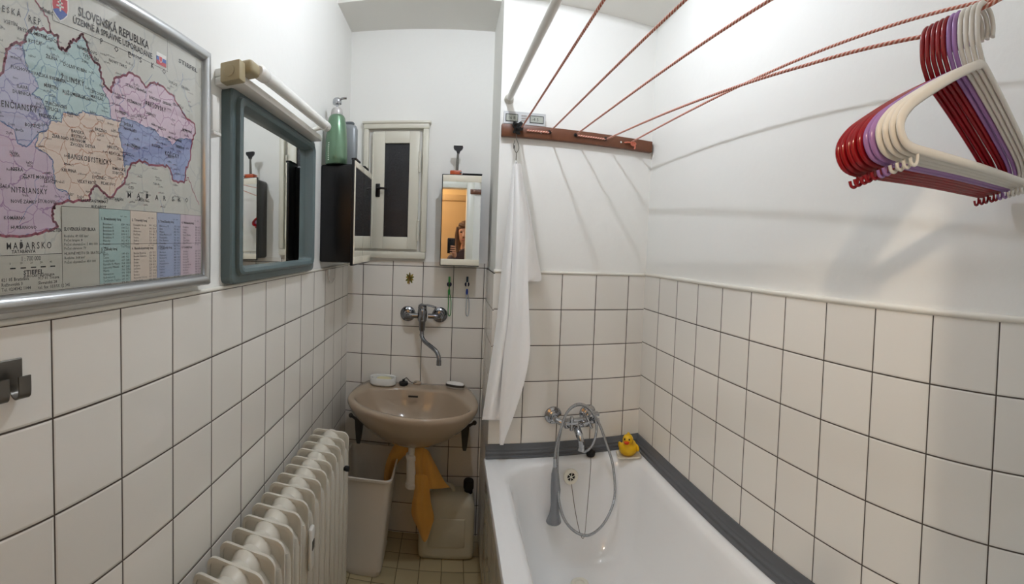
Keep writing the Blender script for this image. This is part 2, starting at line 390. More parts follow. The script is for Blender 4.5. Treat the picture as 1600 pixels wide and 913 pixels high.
# overflow grille and drain
oc = Vector((.503, 1.658, .552))
mo = Matrix.Translation(oc) @ Matrix.Rotation(math.radians(84), 4, 'X')
m = MB(); m.lathe([(.028, -.01), (.031, .003), (.029, .008), (.018, .010), (.0165, .009), (.0165, .003), (0, .003)], mo, 28)
ov = m.build('overflow_grille', mat('ivory_grille', '#e6e4d8', .35), tub)
m = MB()
for k in range(3):
    a = PI * k / 3 + .3; m.tube([mo @ Vector((.017 * math.cos(a), .017 * math.sin(a), .0075)), mo @ Vector((-.017 * math.cos(a), -.017 * math.sin(a), .0075))], .0015, 6)
m.build('grille_bars', MATS['ivory_grille'], ov)
m = MB(); m.lathe([(0, .0034), (.016, .0034), (.016, .0038), (0, .0038)], mo, 20); m.build('grille_hole', BLACKM, ov)
dc = Vector((.512, 1.515, ZR - .385))
m = MB(); m.lathe([(.032, 0), (.034, .003), (.030, .006), (.02, .005), (.018, .002), (0, .002)], Matrix.Translation(dc), 28); m.build('drain', MATS['ivory_grille'], tub)
# grey sealing strip round the tub
seal = thing('sealing_strip', 'dark grey rubber sealing strip where bathtub meets tiles', 'sealing strip', (.5, 1.75, ZR))
m = MB()
prof = [(0, 0), (.026, .001), (.0275, .004), (.026, .008), (.020, .010), (.0185, .013), (.0195, .017), (.018, .021), (.0135, .023), (.012, .026), (.0125, .031), (.008, .036), (.0055, .050), (.003, .053), (0, .053)]
def strip(mb, fn, a, b):
    mb.loft([[fn(a, d, h) for d, h in prof], [fn(b, d, h) for d, h in prof]])
strip(m, lambda t, d, h: Vector((t, BY - .0005 - d, ZR + h)), .166, RX - .001)
strip(m, lambda t, d, h: Vector((RX - .0005 - d, t, ZR + h)), BY - .001, TY0)
m.build('strip', GREYSTRIP, seal)

# bath mixer
bmx = thing('bath_mixer', 'chrome bath mixer tap on the tiles above the tub', 'tap', (.52, BY, .76))
def rotY(deg): return Matrix.Rotation(math.radians(deg), 4, 'X')
toroom = Matrix.Rotation(math.radians(90), 4, 'X')     # local +Z -> world -Y
esc = [(0, 0), (.036, 0), (.037, .003), (.034, .010), (.025, .014), (.023, .020), (.019, .022), (.017, .030), (0, .031)]
for xx in (.446, .598):
    m = MB(); m.lathe(esc, Matrix.Translation((xx, BY, .765)) @ toroom, 32); m.build('escutcheon', CHROME, bmx)
m = MB()
m.tube(spline([(.446, BY - .02, .765), (.452, BY - .045, .760), (.474, BY - .058, .752), (.500, BY - .062, .750)], 5), .0115, 16)
m.tube(spline([(.598, BY - .02, .765), (.592, BY - .045, .760), (.575, BY - .058, .752), (.55, BY - .062, .750)], 5), .0115, 16)
m.tube([(.476, BY - .063, .751), (.482, BY - .063, .751), (.592, BY - .063, .751), (.6, BY - .063, .751)], [.012, .020, .020, .014], 20)
m.build('mixer_body', CHROME, bmx)
m = MB()
for xx, ang in ((.497, 0), (.572, 25)):   # two cross-shaped valve handles
    m.lathe([(0, 0), (.017, 0), (.019, .014), (.014, .026), (.011, .034), (0, .036)], Matrix.Translation((xx, BY - .075, .757)) @ Matrix.Rotation(math.radians(70), 4, 'X'), 20)
    cc = Vector((xx, BY - .108, .768))
    for k in range(4):
        a = math.radians(ang + 90 * k); m.tube([cc, cc + Vector((math.cos(a) * .022, 0, math.sin(a) * .022))], [.006, .0075], 10); m.ball(cc + Vector((math.cos(a) * .023, 0, math.sin(a) * .023)), .0078, 10)
m.build('valve_handle', CHROME, bmx)
m = MB()
m.tube(spline([(.520, BY - .07, .750), (.523, BY - .10, .741), (.530, BY - .13, .716), (.533, BY - .135, .694), (.533, BY - .135, .680)], 5), [.015] * 10 + [.013] * 11, 18)
m.lathe([(0, 0), (.0135, 0), (.0145, .006), (.0135, .014), (0, .016)], Matrix.Translation((.533, BY - .135, .668)), 20)
m.build('spout', CHROME, bmx)
m = MB(); m.box(.570, .612, BY - .118, BY - .09, .792, .806, bev=.004); m.tube([(.59, BY - .07, .76), (.592, BY - .10, .80)], .007, 12); m.tube([(.575, BY - .112, .772), (.612, BY - .112, .772)], .0095, 14); m.build('handset_cradle', CHROME, bmx)
# hose, handset
hose = thing('shower_hose', 'long metal shower hose looped over the bath mixer', 'hose', (.55, BY - .1, .75))
HY = BY - .115
hp = [at('Y', y_, u_, v_) for (u_, v_, y_) in ((908, 686, 1.645), (905, 700, 1.635), (914, 706, 1.63), (927, 693, 1.63), (932, 668, 1.635), (926, 645, 1.64), (908, 633, 1.64), (889, 641, 1.64), (878, 665, 1.64), (872, 700, 1.64), (871, 740, 1.63), (873, 780, 1.61), (882, 812, 1.59), (900, 832, 1.575), (922, 836, 1.565), (945, 816, 1.57), (960, 778, 1.585), (958, 730, 1.61), (948, 695, 1.63), (936, 662, 1.635), (920, 638, 1.63), (902, 632, 1.625), (886, 645, 1.625), (876, 672, 1.63), (869, 700, 1.632), (867, 722, 1.63))]
m = MB(); m.tube(spline(hp, 12), .0052, 12)
HOSE = mat('hose_metal', '#a9acb0', .25, metal=.9)
_nt = HOSE.node_tree; _uv = _nt.nodes.new('ShaderNodeTexCoord'); _w = _nt.nodes.new('ShaderNodeTexWave'); _w.inputs['Scale'].default_value = 55; _w.bands_direction = 'X'
_nt.links.new(_uv.outputs['UV'], _w.inputs['Vector']); _b = _nt.nodes.new('ShaderNodeBump'); _b.inputs['Distance'].default_value = .0012; _nt.links.new(_w.outputs['Fac'], _b.inputs['Height']); _nt.links.new(_b.outputs[0], _nt.nodes['Principled BSDF'].inputs['Normal'])
m.build('hose', HOSE, hose)
hs = thing('shower_handset', 'grey handheld shower head hanging down into the tub', 'shower head', tuple(at('Y', 1.63, 866, 815)))
p0, p1, p2, p3, p4 = (at('Y', 1.63, *q) for q in ((867, 716), (867, 730), (868, 765), (867, 790), (865, 815)))
HSM = mat('handset_grey', '#8d9095', .25, metal=.55)
m = MB(); m.tube([p0, p1], [.0068, .0078], 14); m.build('hose_nut', CHROME, hs)
m = MB(); m.tube([p1, p1.lerp(p2, .3), p2, p3, p3.lerp(p4, .5), p4], [.008, .015, .0195, .017, .020, .030], 22); m.build('handle', HSM, hs)
m = MB(); m.lathe([(0, 0), (.029, 0), (.030, .003), (0, .0035)], Matrix.Translation(p4 + Vector((0, 0, -.0028))), 24); m.build('spray_face', mat('spray_white', '#c8c8c4', .4), hs)
# plug and its chain
pl = thing('bath_plug_chain', 'thin chain hanging from overflow to a black rubber plug', 'plug chain', (.55, 1.65, .5))
m = MB(); m.tube(spline([oc + Vector((.001, -.012, -.026)), at('Y', 1.60, 899, 800), at('Y', 1.57, 907, 836), at('Y', 1.575, 913, 838), at('Y', 1.585, 917, 800), at('Y', 1.625, 921, 755), at('Y', 1.665, 923, 728), at('Y', 1.700, 923, 716)], 8), .0013, 6); m.build('chain', STEEL, pl)
m = MB(); pc = at('Y', 1.718, 923, 707)
m.lathe([(0, 0), (.017, 0), (.019, .006), (.020, .016), (.012, .020), (.006, .026), (0, .027)], Matrix.Translation((pc.x, pc.y, ZR + .002)), 20); m.build('rubber_plug', BLACKM, pl)

# duck on a little dish
dk = Vector((.762, 1.672, ZR))
ds = thing('soap_saucer', 'flat white soap saucer at the tub corner under the duck', 'soap dish', (dk.x, dk.y, ZR + .001))
m = MB()
oa = [(a, b) for a, b in rrect(-.054, .048, -.036, .036, (.012,) * 4, 5)]
Rz = Matrix.Rotation(math.radians(-12), 4, 'Z')
def dpt(a, b, z, s=1): return Matrix.Translation((dk.x, dk.y, ZR + .0015 + z)) @ Rz @ Vector((a * s, b * s, 0))
m.loft([[dpt(a, b, 0, .86) for a, b in oa], [dpt(a, b, .008, 1) for a, b in oa], [dpt(a, b, .010, .98) for a, b in oa], [dpt(a, b, .005, .88) for a, b in oa]]); m.build('saucer', mat('saucer_cream', '#e3ddcb', .25), ds)
YEL = mat('duck_yellow', '#e2b414', .32)
duck = thing('rubber_duck', 'yellow rubber duck with orange beak in the tub corner', 'rubber duck', (dk.x - .006, dk.y, ZR + .0075))
DM = Matrix.Translation((dk.x - .006, dk.y, ZR + .0068)) @ Matrix.Rotation(math.radians(-36), 4, 'Z')
def D(x, y, z): return DM @ Vector((x, y, z))
m = MB(); rr = []
for (y, zc, rx, rz) in ((-.034, .036, .006, .008), (-.030, .032, .024, .020), (-.018, .029, .036, .027), (0, .028, .040, .028), (.018, .030, .037, .026), (.032, .037, .027, .018), (.042, .047, .013, .009), (.048, .055, .003, .003)):
    rr.append([D(rx * math.cos(2 * PI * j / 20), y, max(.0002, zc + rz * math.sin(2 * PI * j / 20))) for j in range(20)])
m.loft(rr); m.ball(D(0, -.014, .072), (.0225, .0225, .023), 18); m.tube([D(0, -.012, .048), D(0, -.013, .062)], [.022, .018], 16)
m.ball(D(0, -.006, .093), (.006, .009, .006), 8)
m.build('duck_body', YEL, duck, angle=70)
for sgn in (-1, 1):
    m = MB(); m.ball(D(sgn * .036, .004, .034), (.007, .022, .014), 12); m.build('wing', YEL, duck)
m = MB(); m.ball(D(0, -.037, .0695), (.0125, .011, .0035), 12); m.ball(D(0, -.035, .063), (.0105, .009, .0030), 12); m.build('beak', mat('duck_beak', '#d8431a', .35), duck)
for sgn in (-1, 1):
    m = MB(); m.ball(D(sgn * .010, -.0335, .080), .0036, 10); m.build('eye', BLACK, duck)

# ------------------------------------------------------------------ wash basin
sk = thing('wash_basin', 'taupe oval wash basin hung on the tiled back wall', 'sink', (-.15, AY, .75))
ZS = .772
outer = [(-.395, AY), (-.425, 2.07), (-.441, 1.96), (-.436, 1.87), (-.39, 1.79), (-.30, 1.725), (-.20, 1.695), (-.13, 1.689), (-.05, 1.698), (.045, 1.738), (.115, 1.80), (.139, 1.87), (.137, 1.97), (.117, 2.07), (.088, AY)]
inner_px = [(554, 619), (565.5, 611), (586.6, 607.5), (625, 606), (660, 609), (695, 612), (716, 621), (731, 634), (734, 642), (716, 650.5), (678, 655), (636, 652), (590, 642), (560, 629)]
inner = [at('Z', ZS - .002, *q) for q in inner_px]
N_ = 96
o2 = [Vector((p.x, p.y, 0)) for p in spline([(a, b, 0) for a, b in outer], 10)]
# ray-match both outlines by angle about a common centre so the loft stays untwisted
cen = Vector((-.148, 1.90, 0))
def polar(pts, closed_line):
    pts = pts + [pts[0]]; out = []
    for k in range(N_):
        a = 2 * PI * k / N_; d = Vector((math.cos(a), math.sin(a), 0)); best = None
        for p, q in zip(pts, pts[1:]):
            e = q - p; den = d.x * e.y - d.y * e.x
            if abs(den) < 1e-12: continue
            w0 = p - cen; t = (w0.x * e.y - w0.y * e.x) / den; s_ = (w0.x * d.y - w0.y * d.x) / den
            if t > 0 and -1e-6 <= s_ <= 1 + 1e-6: best = t if best is None else max(best, t)
        out.append(cen + d * (best or .1))
    return out
O = polar(o2, 1); I = polar([Vector((p.x, p.y, 0)) for p in spline(inner, 8, closed=True)], 1)
def sc(P, f, z, fy=None, cc=cen):
    out = []
    for p in P:
        q = cc + (p - cc) * f; q.y = min(q.y, AY - .0005); out.append(Vector((q.x, q.y, z)))
    return out
def mixr(A, B, t, z): return [Vector((a.x + (b.x - a.x) * t, min(AY - .0005, a.y + (b.y - a.y) * t), z)) for a, b in zip(A, B)]
cb = Vector((-.145, 1.935, 0))
def drop(P, f, z, base=cb):   # shrink towards the bowl centre
    return [Vector((base.x + (p.x - base.x) * f, min(AY - .0005, base.y + (p.y - base.y) * f), z)) for p in P]
rings = [drop(O, .10, ZS - .205), drop(O, .28, ZS - .198), drop(O, .50, ZS - .17), drop(O, .70, ZS - .128), drop(O, .86, ZS - .080), drop(O, .955, ZS - .045), drop(O, .985, ZS - .028),
         drop(O, 1.0, ZS - .018), drop(O, 1.0, ZS - .006), drop(O, .988, ZS), mixr(O, I, .35, ZS + .001), mixr(O, I, .85, ZS - .001), mixr(O, I, 1.0, ZS - .004),
         drop(I, .97, ZS - .014), drop(I, .90, ZS - .05), drop(I, .78, ZS - .095), drop(I, .60, ZS - .13), drop(I, .38, ZS - .15), drop(I, .14, ZS - .156)]
m = MB(); m.loft(rings); m.build('basin', TAUPE, sk, angle=75)
m = MB(); m.lathe([(.021, 0), (.022, .002), (.012, .003), (0, .001)], Matrix.Translation((cb.x, cb.y, ZS - .1555)), 20); m.build('drain_ring', CHROME, sk)
op = at('Z', ZS - .028, 647, 619.5)
m = MB(); m.box(-.023, .023, -.006, .004, -.0035, .0035, bev=.002, M=Matrix.Translation(op + Vector((-.004, -.004, 0)))); m.build('overflow_slot', mat('slot_dark', '#30271d', .8), sk)
for xx in (-.405, .09):   # iron brackets
    br = MB()
    sx = -1 if xx < 0 else 1
    br.loft([[Vector((xx + a * w2_, 1.975 + b * d2_, z2_)) for a, b in ((-1, 0), (1, 0), (1, 1), (-1, 1))] for w2_, d2_, z2_ in ((.007, .012, .520), (.011, .020, .535), (.017, .030, .60), (.019, .034, .640))]); br.box(xx - .009, xx + .009, 1.99, AY, .612, .634, bev=.003); br.box(xx - .014, xx + .014, AY - .012, AY, .56, .66, bev=.003)
    br.tube([(xx + sx * .012, 1.994, .625), (xx + sx * .040, 2.0, .640)], .006, 10); br.ball((xx + sx * .044, 2.0, .642), .011, 10)
    br.build('bracket', DARKMET, sk)
# waste pipe
tr = thing('waste_pipe', 'white plastic waste pipe under the wash basin', 'pipe', (cb.x, cb.y, .37))
m = MB(); m.lathe([(0, .56 - ZS), (.03, .56 - ZS), (.032, .572 - ZS), (0, .574 - ZS)], Matrix.Translation((cb.x, cb.y, ZS)), 20, ); m.build('collar', DARKMET, tr)
m = MB(); m.tube([(cb.x, cb.y, .565), (cb.x, cb.y, .49)], .020, 20); m.tube([(cb.x - .002, cb.y, .51), (cb.x - .002, cb.y, .38)], .024, 20); m.tube(spline([(cb.x, cb.y, .40), (cb.x, cb.y + .03, .375), (cb.x, cb.y + .09, .38), (cb.x, AY, .42)], 5), .018, 16)
m.build('pipe', WHITEP, tr)
for zz in (.505, .375):
    m = MB(); m.lathe([(0, -.012), (.027, -.012), (.030, -.006), (.030, .008), (.026, .012), (0, .012)], Matrix.Translation((cb.x - .001, cb.y, zz)), 16); m.build('pipe_nut', WHITEP, tr)

# basin mixer
CHROME_D = mat('chrome_dark', '#8e9095', .1, metal=1)
bt = thing('basin_mixer', 'chrome wall mixer with swivel spout above the taupe basin', 'tap', (-.128, AY, 1.12))
zf = 1.119
for xx in (-.203, -.045):
    m = MB(); m.lathe([(0, 0), (.037, 0), (.038, .003), (.0355, .007), (.030, .009), (.027, .012), (.0235, .013), (.021, .022), (.014, .024), (0, .024)], Matrix.Translation((xx, AY, zf)) @ toroom, 32); m.build('escutcheon', CHROME_D, bt)
m = MB()
m.tube(spline([(-.205, AY - .02, zf), (-.200, AY - .045, zf), (-.185, AY - .055, zf), (-.15, AY - .055, zf)], 5), .0125, 16)
m.tube(spline([(-.042, AY - .02, zf), (-.047, AY - .045, zf), (-.062, AY - .055, zf), (-.10, AY - .055, zf)], 5), .0125, 16)
m.tube([(-.128, AY - .058, z_) for z_ in (1.045, 1.052, 1.09, 1.10, 1.14, 1.155, 1.162)], [.010, .014, .016, .022, .023, .021, .014], 24)
m.build('mixer_body', CHROME_D, bt)
m = MB(); m.tube([(-.128, AY - .058, 1.158), (-.128, AY - .059, 1.170), (-.126, AY - .060, 1.176)], [.022, .020, .010], 20); m.tube(spline([(-.126, AY - .064, 1.172), (-.105, AY - .070, 1.174), (-.082, AY - .078, 1.171), (-.064, AY - .084, 1.166)], 5), .0088, 12, ref=(0, 0, 1), flat=(.55, 1.3)); m.build('lever', CHROME_D, bt)
m = MB()
sp = [(-.128, AY - .058, 1.05), (-.128, AY - .060, 1.036), (-.127, AY - .064, 1.022), (-.112, AY - .082, 1.002), (-.080, AY - .112, .985), (-.055, AY - .135, .970), (-.042, AY - .147, .948), (-.040, AY - .15, .925), (-.040, AY - .15, .915)]
m.tube(spline(sp, 5), .0100, 16); m.ball((-.128, AY - .062, 1.028), .0115, 14); m.tube([(-.040, AY - .15, .930), (-.040, AY - .15, .908)], .0115, 16)
m.build('spout', CHROME_D, bt)

# things on the basin ledge
sd = at('Z', ZS, 600, 598)
t = thing('soap_dish', 'white oval soap dish with a soap bar on the basin ledge', 'soap dish', (sd.x, sd.y, ZS + .001))
SDW = (.064, .040)
def ell(cx_, cy_, rx, ry, z, n=28, p=2.6, rot_=0):
    out = []
    for j in range(n):
        a = 2 * PI * j / n; c, s_ = math.cos(a), math.sin(a)
        x, y = rx * math.copysign(abs(c) ** (2 / p), c), ry * math.copysign(abs(s_) ** (2 / p), s_)
        out.append(Vector((cx_ + x * math.cos(rot_) - y * math.sin(rot_), cy_ + x * math.sin(rot_) + y * math.cos(rot_), z)))
    return out
zb = ZS + .0015
sdy = min(sd.y, AY - .055)
m = MB(); m.loft([ell(sd.x, sdy, .056, .034, zb), ell(sd.x, sdy, .064, .042, zb + .008), ell(sd.x, sdy, .066, .044, zb + .034), ell(sd.x, sdy, .063, .041, zb + .039), ell(sd.x, sdy, .054, .033, zb + .036), ell(sd.x, sdy, .050, .030, zb + .012)])
m.build('dish', CERAMIC, t)
m = MB(); m.loft([ell(sd.x + .006, sdy, .034, .018, zb + .0125), ell(sd.x + .006, sdy, .038, .021, zb + .020), ell(sd.x + .006, sdy, .036, .020, zb + .032), ell(sd.x + .006, sdy, .026, .012, zb + .036)])
tag(m.build('soap_bar', mat('soap', '#d9d2a8', .4), loc=(sd.x, sdy, zb + .012)), 'pale yellow soap bar lying in the white dish on the basin', 'soap')
pp = at('Z', ZS, 630.5, 602)
t = thing('basin_plug', 'black rubber basin plug on its chain on the basin ledge', 'sink plug', (pp.x, pp.y, ZS + .001))
m = MB(); m.lathe([(0, 0), (.020, 0), (.023, .006), (.021, .014), (.010, .017), (.006, .020), (.007, .026), (0, .028)], Matrix.Translation((pp.x, pp.y, ZS + .002)), 22); m.build('plug', BLACKM, t)
ch = at('Z', ZS, 652, 600)
m = MB(); m.tube(spline([(pp.x, pp.y, ZS + .028), (pp.x + .012, pp.y + .02, ZS + .03), (pp.x + .03, pp.y + .018, ZS + .014), (pp.x + .045, pp.y + .024, ZS + .006), (pp.x + .058, pp.y + .016, ZS + .012), (ch.x, ch.y, ZS + .01)], 6), .0022, 6); m.build('chain', STEEL, t)
m = MB(); m.lathe([(0, 0), (.020, 0), (.021, .005), (.014, .011), (0, .012)], Matrix.Translation((ch.x, ch.y, ZS + .0015)), 20); m.build('chain_stop', TAUPE, t)
nb = at('Z', ZS, 711, 607)
t = thing('nail_brush', 'small nail brush with white back on the right basin ledge', 'brush', (nb.x, nb.y, ZS + .001))
def nbE(rx, ry, z): return ell(nb.x, nb.y, rx, ry, z, rot_=math.radians(-20), p=2.6)
m = MB(); m.loft([nbE(.044, .017, ZS + .0018), nbE(.045, .018, ZS + .012)]); m.build('bristles', mat('bristle_grey', '#b9b6ae', .8, bump=1, bscale=500), t)
m = MB(); m.loft([nbE(.047, .019, ZS + .010), nbE(.048, .020, ZS + .014), nbE(.047, .019, ZS + .021)]); m.build('dark_rim', mat('brush_rim', '#3a3733', .4), t)
m = MB(); m.loft([nbE(.046, .018, ZS + .020), nbE(.041, .0145, ZS + .027), nbE(.028, .008, ZS + .031)]); m.build('brush_back', WHITEP, t)

# sticker on the tile
st = at('Y', AY - .0006, 640, 435)
m = MB()
def leaf(mb, x, z, a, l, wd, mi): 
    c, s_ = math.cos(a), math.sin(a); pts = []
    for k in range(12):
        tt = k / 12 * 2 * PI; px_, pz_ = l * .5 * (1 + math.cos(tt)), wd * math.sin(tt) * (0.6 + .4 * math.sin(tt / 2))
        pts.append((x + px_ * c - pz_ * s_, z + px_ * s_ + pz_ * c))
    mb.prism(pts, lambda A, B, t_: Vector((A, t_, B)), AY - .0010, AY - .0001, mi)
for a, l, mi in ((50, .028, 0), (125, .026, 1), (20, .024, 1), (-25, .022, 0), (-60, .028, 1), (-110, .03, 0), (160, .02, 0), (90, .03, 1), (215, .024, 1)):
    leaf(m, st.x, st.z, math.radians(a), l, .0058, mi)
m.prism([(st.x - .005, st.z - .03), (st.x + .001, st.z - .03), (st.x + .003, st.z + .02), (st.x - .002, st.z + .02)], lambda A, B, t_: Vector((A, t_, B)), AY - .0013, AY - .0001, 2)
tag(m.build('tile_sticker', [mat('sticker_gold', '#a08a3e', .5), mat('sticker_green', '#6c6a30', .5), mat('sticker_brown', '#7a5a2c', .5)], loc=tuple(st)), 'gold and green plant sticker on the tile above the mixer', 'sticker')

# toothbrushes in suction holders
for (u0, colr, nm, lab, labh) in ((702, '#3f9a4c', 'green', 'green toothbrush hanging on the tiles under the mirror cabinet', 'small dark blue suction holder gripping the green toothbrush'),
                              (730, '#1f3f9c', 'blue', 'blue and white toothbrush hanging right of the green one', 'small dark blue suction holder gripping the blue toothbrush')):
    a = at('Y', AY - .018, u0, 445); b = at('Y', AY - .018, u0, 494); top = at('Y', AY - .018, u0, 433)
    tag(MB().lathe([(0, 0), (.0115, 0), (.012, .003), (.006, .008), (.005, .013), (0, .013)], Matrix.Translation((a.x, AY, a.z)) @ toroom, 20).build('suction_holder', mat('suction_blue', '#141c46', .3), loc=(a.x, AY, a.z)), labh, 'toothbrush holder', 'toothbrush holders on the tiles')
    tb = thing('toothbrush', lab, 'toothbrush', (a.x, AY - .018, b.z), 'toothbrushes under the cabinet')
    CLR = mat('brush_clear_' + nm, '#5fae68' if nm == 'green' else '#c9d0d6', .15, trans=.5)
    SOL = mat('brush_solid_' + nm, colr, .3)
    m = MB(); mid = at('Y', AY - .018, u0, 456)
    zt, zm, zbm = a.z + .012, mid.z, b.z
    xb = b.x
    loop = [Vector((a.x - .0035, AY - .018, zm - .008)), Vector((xb - .0065, AY - .018, zm - .05)), Vector((xb - .0065, AY - .018, zbm + .015)), Vector((xb, AY - .018, zbm)), Vector((xb + .0065, AY - .018, zbm + .015)), Vector((xb + .0065, AY - .018, zm - .05)), Vector((a.x + .0035, AY - .018, zm - .008))]
    m.tube(spline(loop, 6), .0022, 8); m.build('handle_loop', CLR, tb)
    m = MB(); m.tube([(a.x, AY - .018, zm - .014), (a.x, AY - .018, zm - .004), (a.x, AY - .018, zm + .006), (a.x, AY - .018, zm + .014)], [.004, .0062, .0058, .0035], 12); m.build('grip', SOL, tb)
    m = MB(); m.tube([(a.x, AY - .018, zm + .012), (a.x, AY - .018, a.z + .016)], .0028, 10); m.build('neck', WHITEP if nm == 'blue' else CLR, tb)
    m = MB(); m.box(a.x - .005, a.x + .005, AY - .021, AY - .017, a.z + .012, top.z + .002, bev=.0015); m.box(a.x - .004, a.x + .004, AY - .017, AY - .006, a.z + .015, top.z - .001, bev=.001); m.build('brush_head', SOL if nm == 'green' else mat('brush_navy', '#20384e', .5), tb)

# ------------------------------------------------------------------ mirror cabinets
def cab_body(mb, x0, x1, y0, y1, z0, z1): mb.box(x0, x1, y0, y1, z0, z1, bev=.006, seg=3)
ck = thing('mirror_cabinet', 'black mirror cabinet on the back wall, with razor on top', 'cabinet', (.04, AY, 1.37))
c0, c1, cz0, cz1, cy = -.050, .131, 1.372, 1.784, 2.018
m = MB(); m.box(c0 + .003, c1 - .003, cy + .012, AY + PW, cz0 + .004, cz1 - .004, bev=.012, seg=4); m.build('cabinet_body', BLACK, ck)
m = MB(); m.box(c0, c1, cy + .001, cy + .012, cz0 - .004, cz1 + .004, bev=.002); dr = m.build('door', BLACK, ck)
WST = mat('cabinet_cream_strip', '#e6e0cf', .3)
for za, zb_ in ((cz1 - .030, cz1), (cz0, cz0 + .028)):
    m = MB(); m.box(c0 + .004, c1 - .0005, cy - .003, cy + .002, za, zb_, bev=.001); m.build('cream_strip', WST, dr)
m = MB(); m.box(c0 + .004, c1 - .0005, cy - .001, cy + .002, cz0 + .028, cz1 - .030); m.build('mirror', MIRROR, dr)
m = MB(); m.box(c0 + .092, c1 + .002, cy - .004, cy + .016, cz1 + .003, cz1 + .009, bev=.001); m.build('top_tab', BLACKM, dr)

cl = thing('double_mirror_cabinet', 'black two-door mirror cabinet on the left wall corner', 'cabinet', (LX, 1.78, 1.38))
ly0, ly1, lz0, lz1, lxf = 1.622, 1.955, 1.382, 1.772, -.366
m = MB(); m.box(LX - PW, lxf - .010, ly0 + .050, ly1, lz0 + .002, lz1 - .002, bev=.008, seg=3); m.build('cabinet_body', BLACK, cl)
ym = (ly0 + ly1) / 2
for k, (a, b) in enumerate(((ly0 - .006, ym - .001), (ym + .001, ly1 + .003))):
    m = MB(); m.box(lxf - .012, lxf - .001, a, b, lz0 - .006, lz1 + .004, bev=.002); d = m.build('door', BLACK, cl)
    for za, zb_ in ((lz1 - .022, lz1), (lz0, lz0 + .028)):
        m = MB(); m.box(lxf - .003, lxf + .003, a + .002, b - .001, za, zb_, bev=.001); m.build('cream_strip', WST, d)
    if k == 0: m = MB(); m.box(lxf - .003, lxf + .003, a + .002, a + .008, lz0 + .028, lz1 - .022, bev=.001); m.build('edge_strip', WST, d)
    m = MB(); m.box(lxf - .003, lxf + .001, a + (.008 if k == 0 else 0), b - .001, lz0 + .028, lz1 - .022); m.build('mirror', MIRROR, d)
    m = MB(); m.box(lxf - .014, lxf + .004, a + .002, a + .085, lz1 + .003, lz1 + .010, bev=.001); m.build('top_tab', BLACKM, d)

# razor on the cabinet
rx_ = .017
t = thing('razor_stand', 'orange stand on the cabinet top holding a razor', 'razor stand', (rx_, 2.075, cz1))
m = MB(); m.box(rx_ - .032, rx_ + .022, 2.040, 2.092, cz1 - .0045, cz1 + .026, bev=.004); m.build('stand_block', mat('razor_orange', '#b5491a', .3), t)
m = MB(); m.ball((rx_ + .017, 2.040, cz1 + .016), .0055, 10); m.build('stand_stud', CHROME, t)
t = thing('razor', 'upright safety razor with black head standing in the orange stand', 'razor', (rx_, 2.075, cz1 + .02))
m = MB(); m.tube([(rx_, 2.075, cz1 + .020), (rx_ + .001, 2.075, cz1 + .06), (rx_ + .003, 2.075, cz1 + .115)], [.0075, .0062, .005], 14); m.build('razor_handle', STEEL, t)
m = MB(); m.prism([(-.021, .145), (.021, .145), (.023, .137), (.019, .128), (.010, .120), (.006, .108), (-.004, .108), (-.008, .120), (-.019, .128), (-.022, .137)], lambda A, B, tt: Vector((rx_ + .003 + A, tt, cz1 + B)), 2.068, 2.084); m.build('razor_head', BLACK, t)

# soap pump bottle and grey bottle on the left cabinet
bx_, by_, bz_ = -.459, 1.690, lz1 - .0015
t = thing('green_pump_bottle', 'green pump bottle with chrome pump on the left cabinet', 'bottle', (bx_, by_, bz_))
GREEN = mat('bottle_green', '#67866c', .28, coat=.4, metal=.45)
m = MB(); m.lathe([(0, 0), (.040, 0), (.0435, .004), (.0445, .03), (.043, .09), (.039, .14), (.033, .180), (.029, .188), (.024, .192), (0, .192)], Matrix.Translation((bx_, by_, bz_)), 32); m.build('bottle_body', GREEN, t)
m = MB(); m.lathe([(0, .191), (.023, .191), (.024, .197), (.022, .212), (.016, .220), (0, .221)], Matrix.Translation((bx_, by_, bz_)), 24); m.build('collar', mat('collar_pearl', '#b9b7b5', .3, metal=.3), t)
m = MB(); m.tube([(bx_, by_, bz_ + .219), (bx_, by_, bz_ + .238)], .0048, 12); m.lathe([(0, .236), (.017, .236), (.018, .242), (.017, .252), (.012, .258), (0, .260)], Matrix.Translation((bx_, by_, bz_)), 24)
m.tube(spline([(bx_ + .006, by_, bz_ + .252), (bx_ + .02, by_ + .005, bz_ + .258), (bx_ + .036, by_ + .009, bz_ + .259)], 4), .0045, 10); m.build('pump', CHROME, t)
m = MB()
def vtext(a, b):      # pale worn print running up the bottle side
    ang = math.radians(-118) + b / .0446; zz = bz_ + .012 + a; rr_ = .0449 if zz - bz_ < .05 else .0449 - (zz - bz_ - .05) * .03
    return Vector((bx_ + rr_ * math.cos(ang), by_ + rr_ * math.sin(ang), zz))
for k_ in range(9):
    m.face([vtext(.008 * k_ + a_, b_) for a_, b_ in ((0, -.003), (.0045, -.003), (.0045, .003), (0, .003))])
m.build('worn_print', mat('print_white', '#cfe0cf', .5), t, normals=False)
g2 = Vector((-.452, 1.835, bz_))
t = thing('grey_flask', 'flat grey bottle standing behind the green pump bottle', 'bottle', tuple(g2))
m = MB()
m.loft([ell(g2.x, g2.y, a, b, g2.z + h, p=3) for a, b, h in ((.038, .018, 0), (.043, .022, .006), (.045, .023, .08), (.045, .023, .17), (.040, .020, .185), (.026, .016, .192))]); m.build('flask_body', mat('flask_grey', '#8b9093', .35, metal=.2), t)
m = MB(); m.loft([ell(g2.x, g2.y, a, b, g2.z + h, p=3) for a, b, h in ((.030, .018, .191), (.031, .019, .198), (.028, .016, .202))]); m.build('flask_cap', mat('flask_cap_grey', '#5c6266', .35), t)

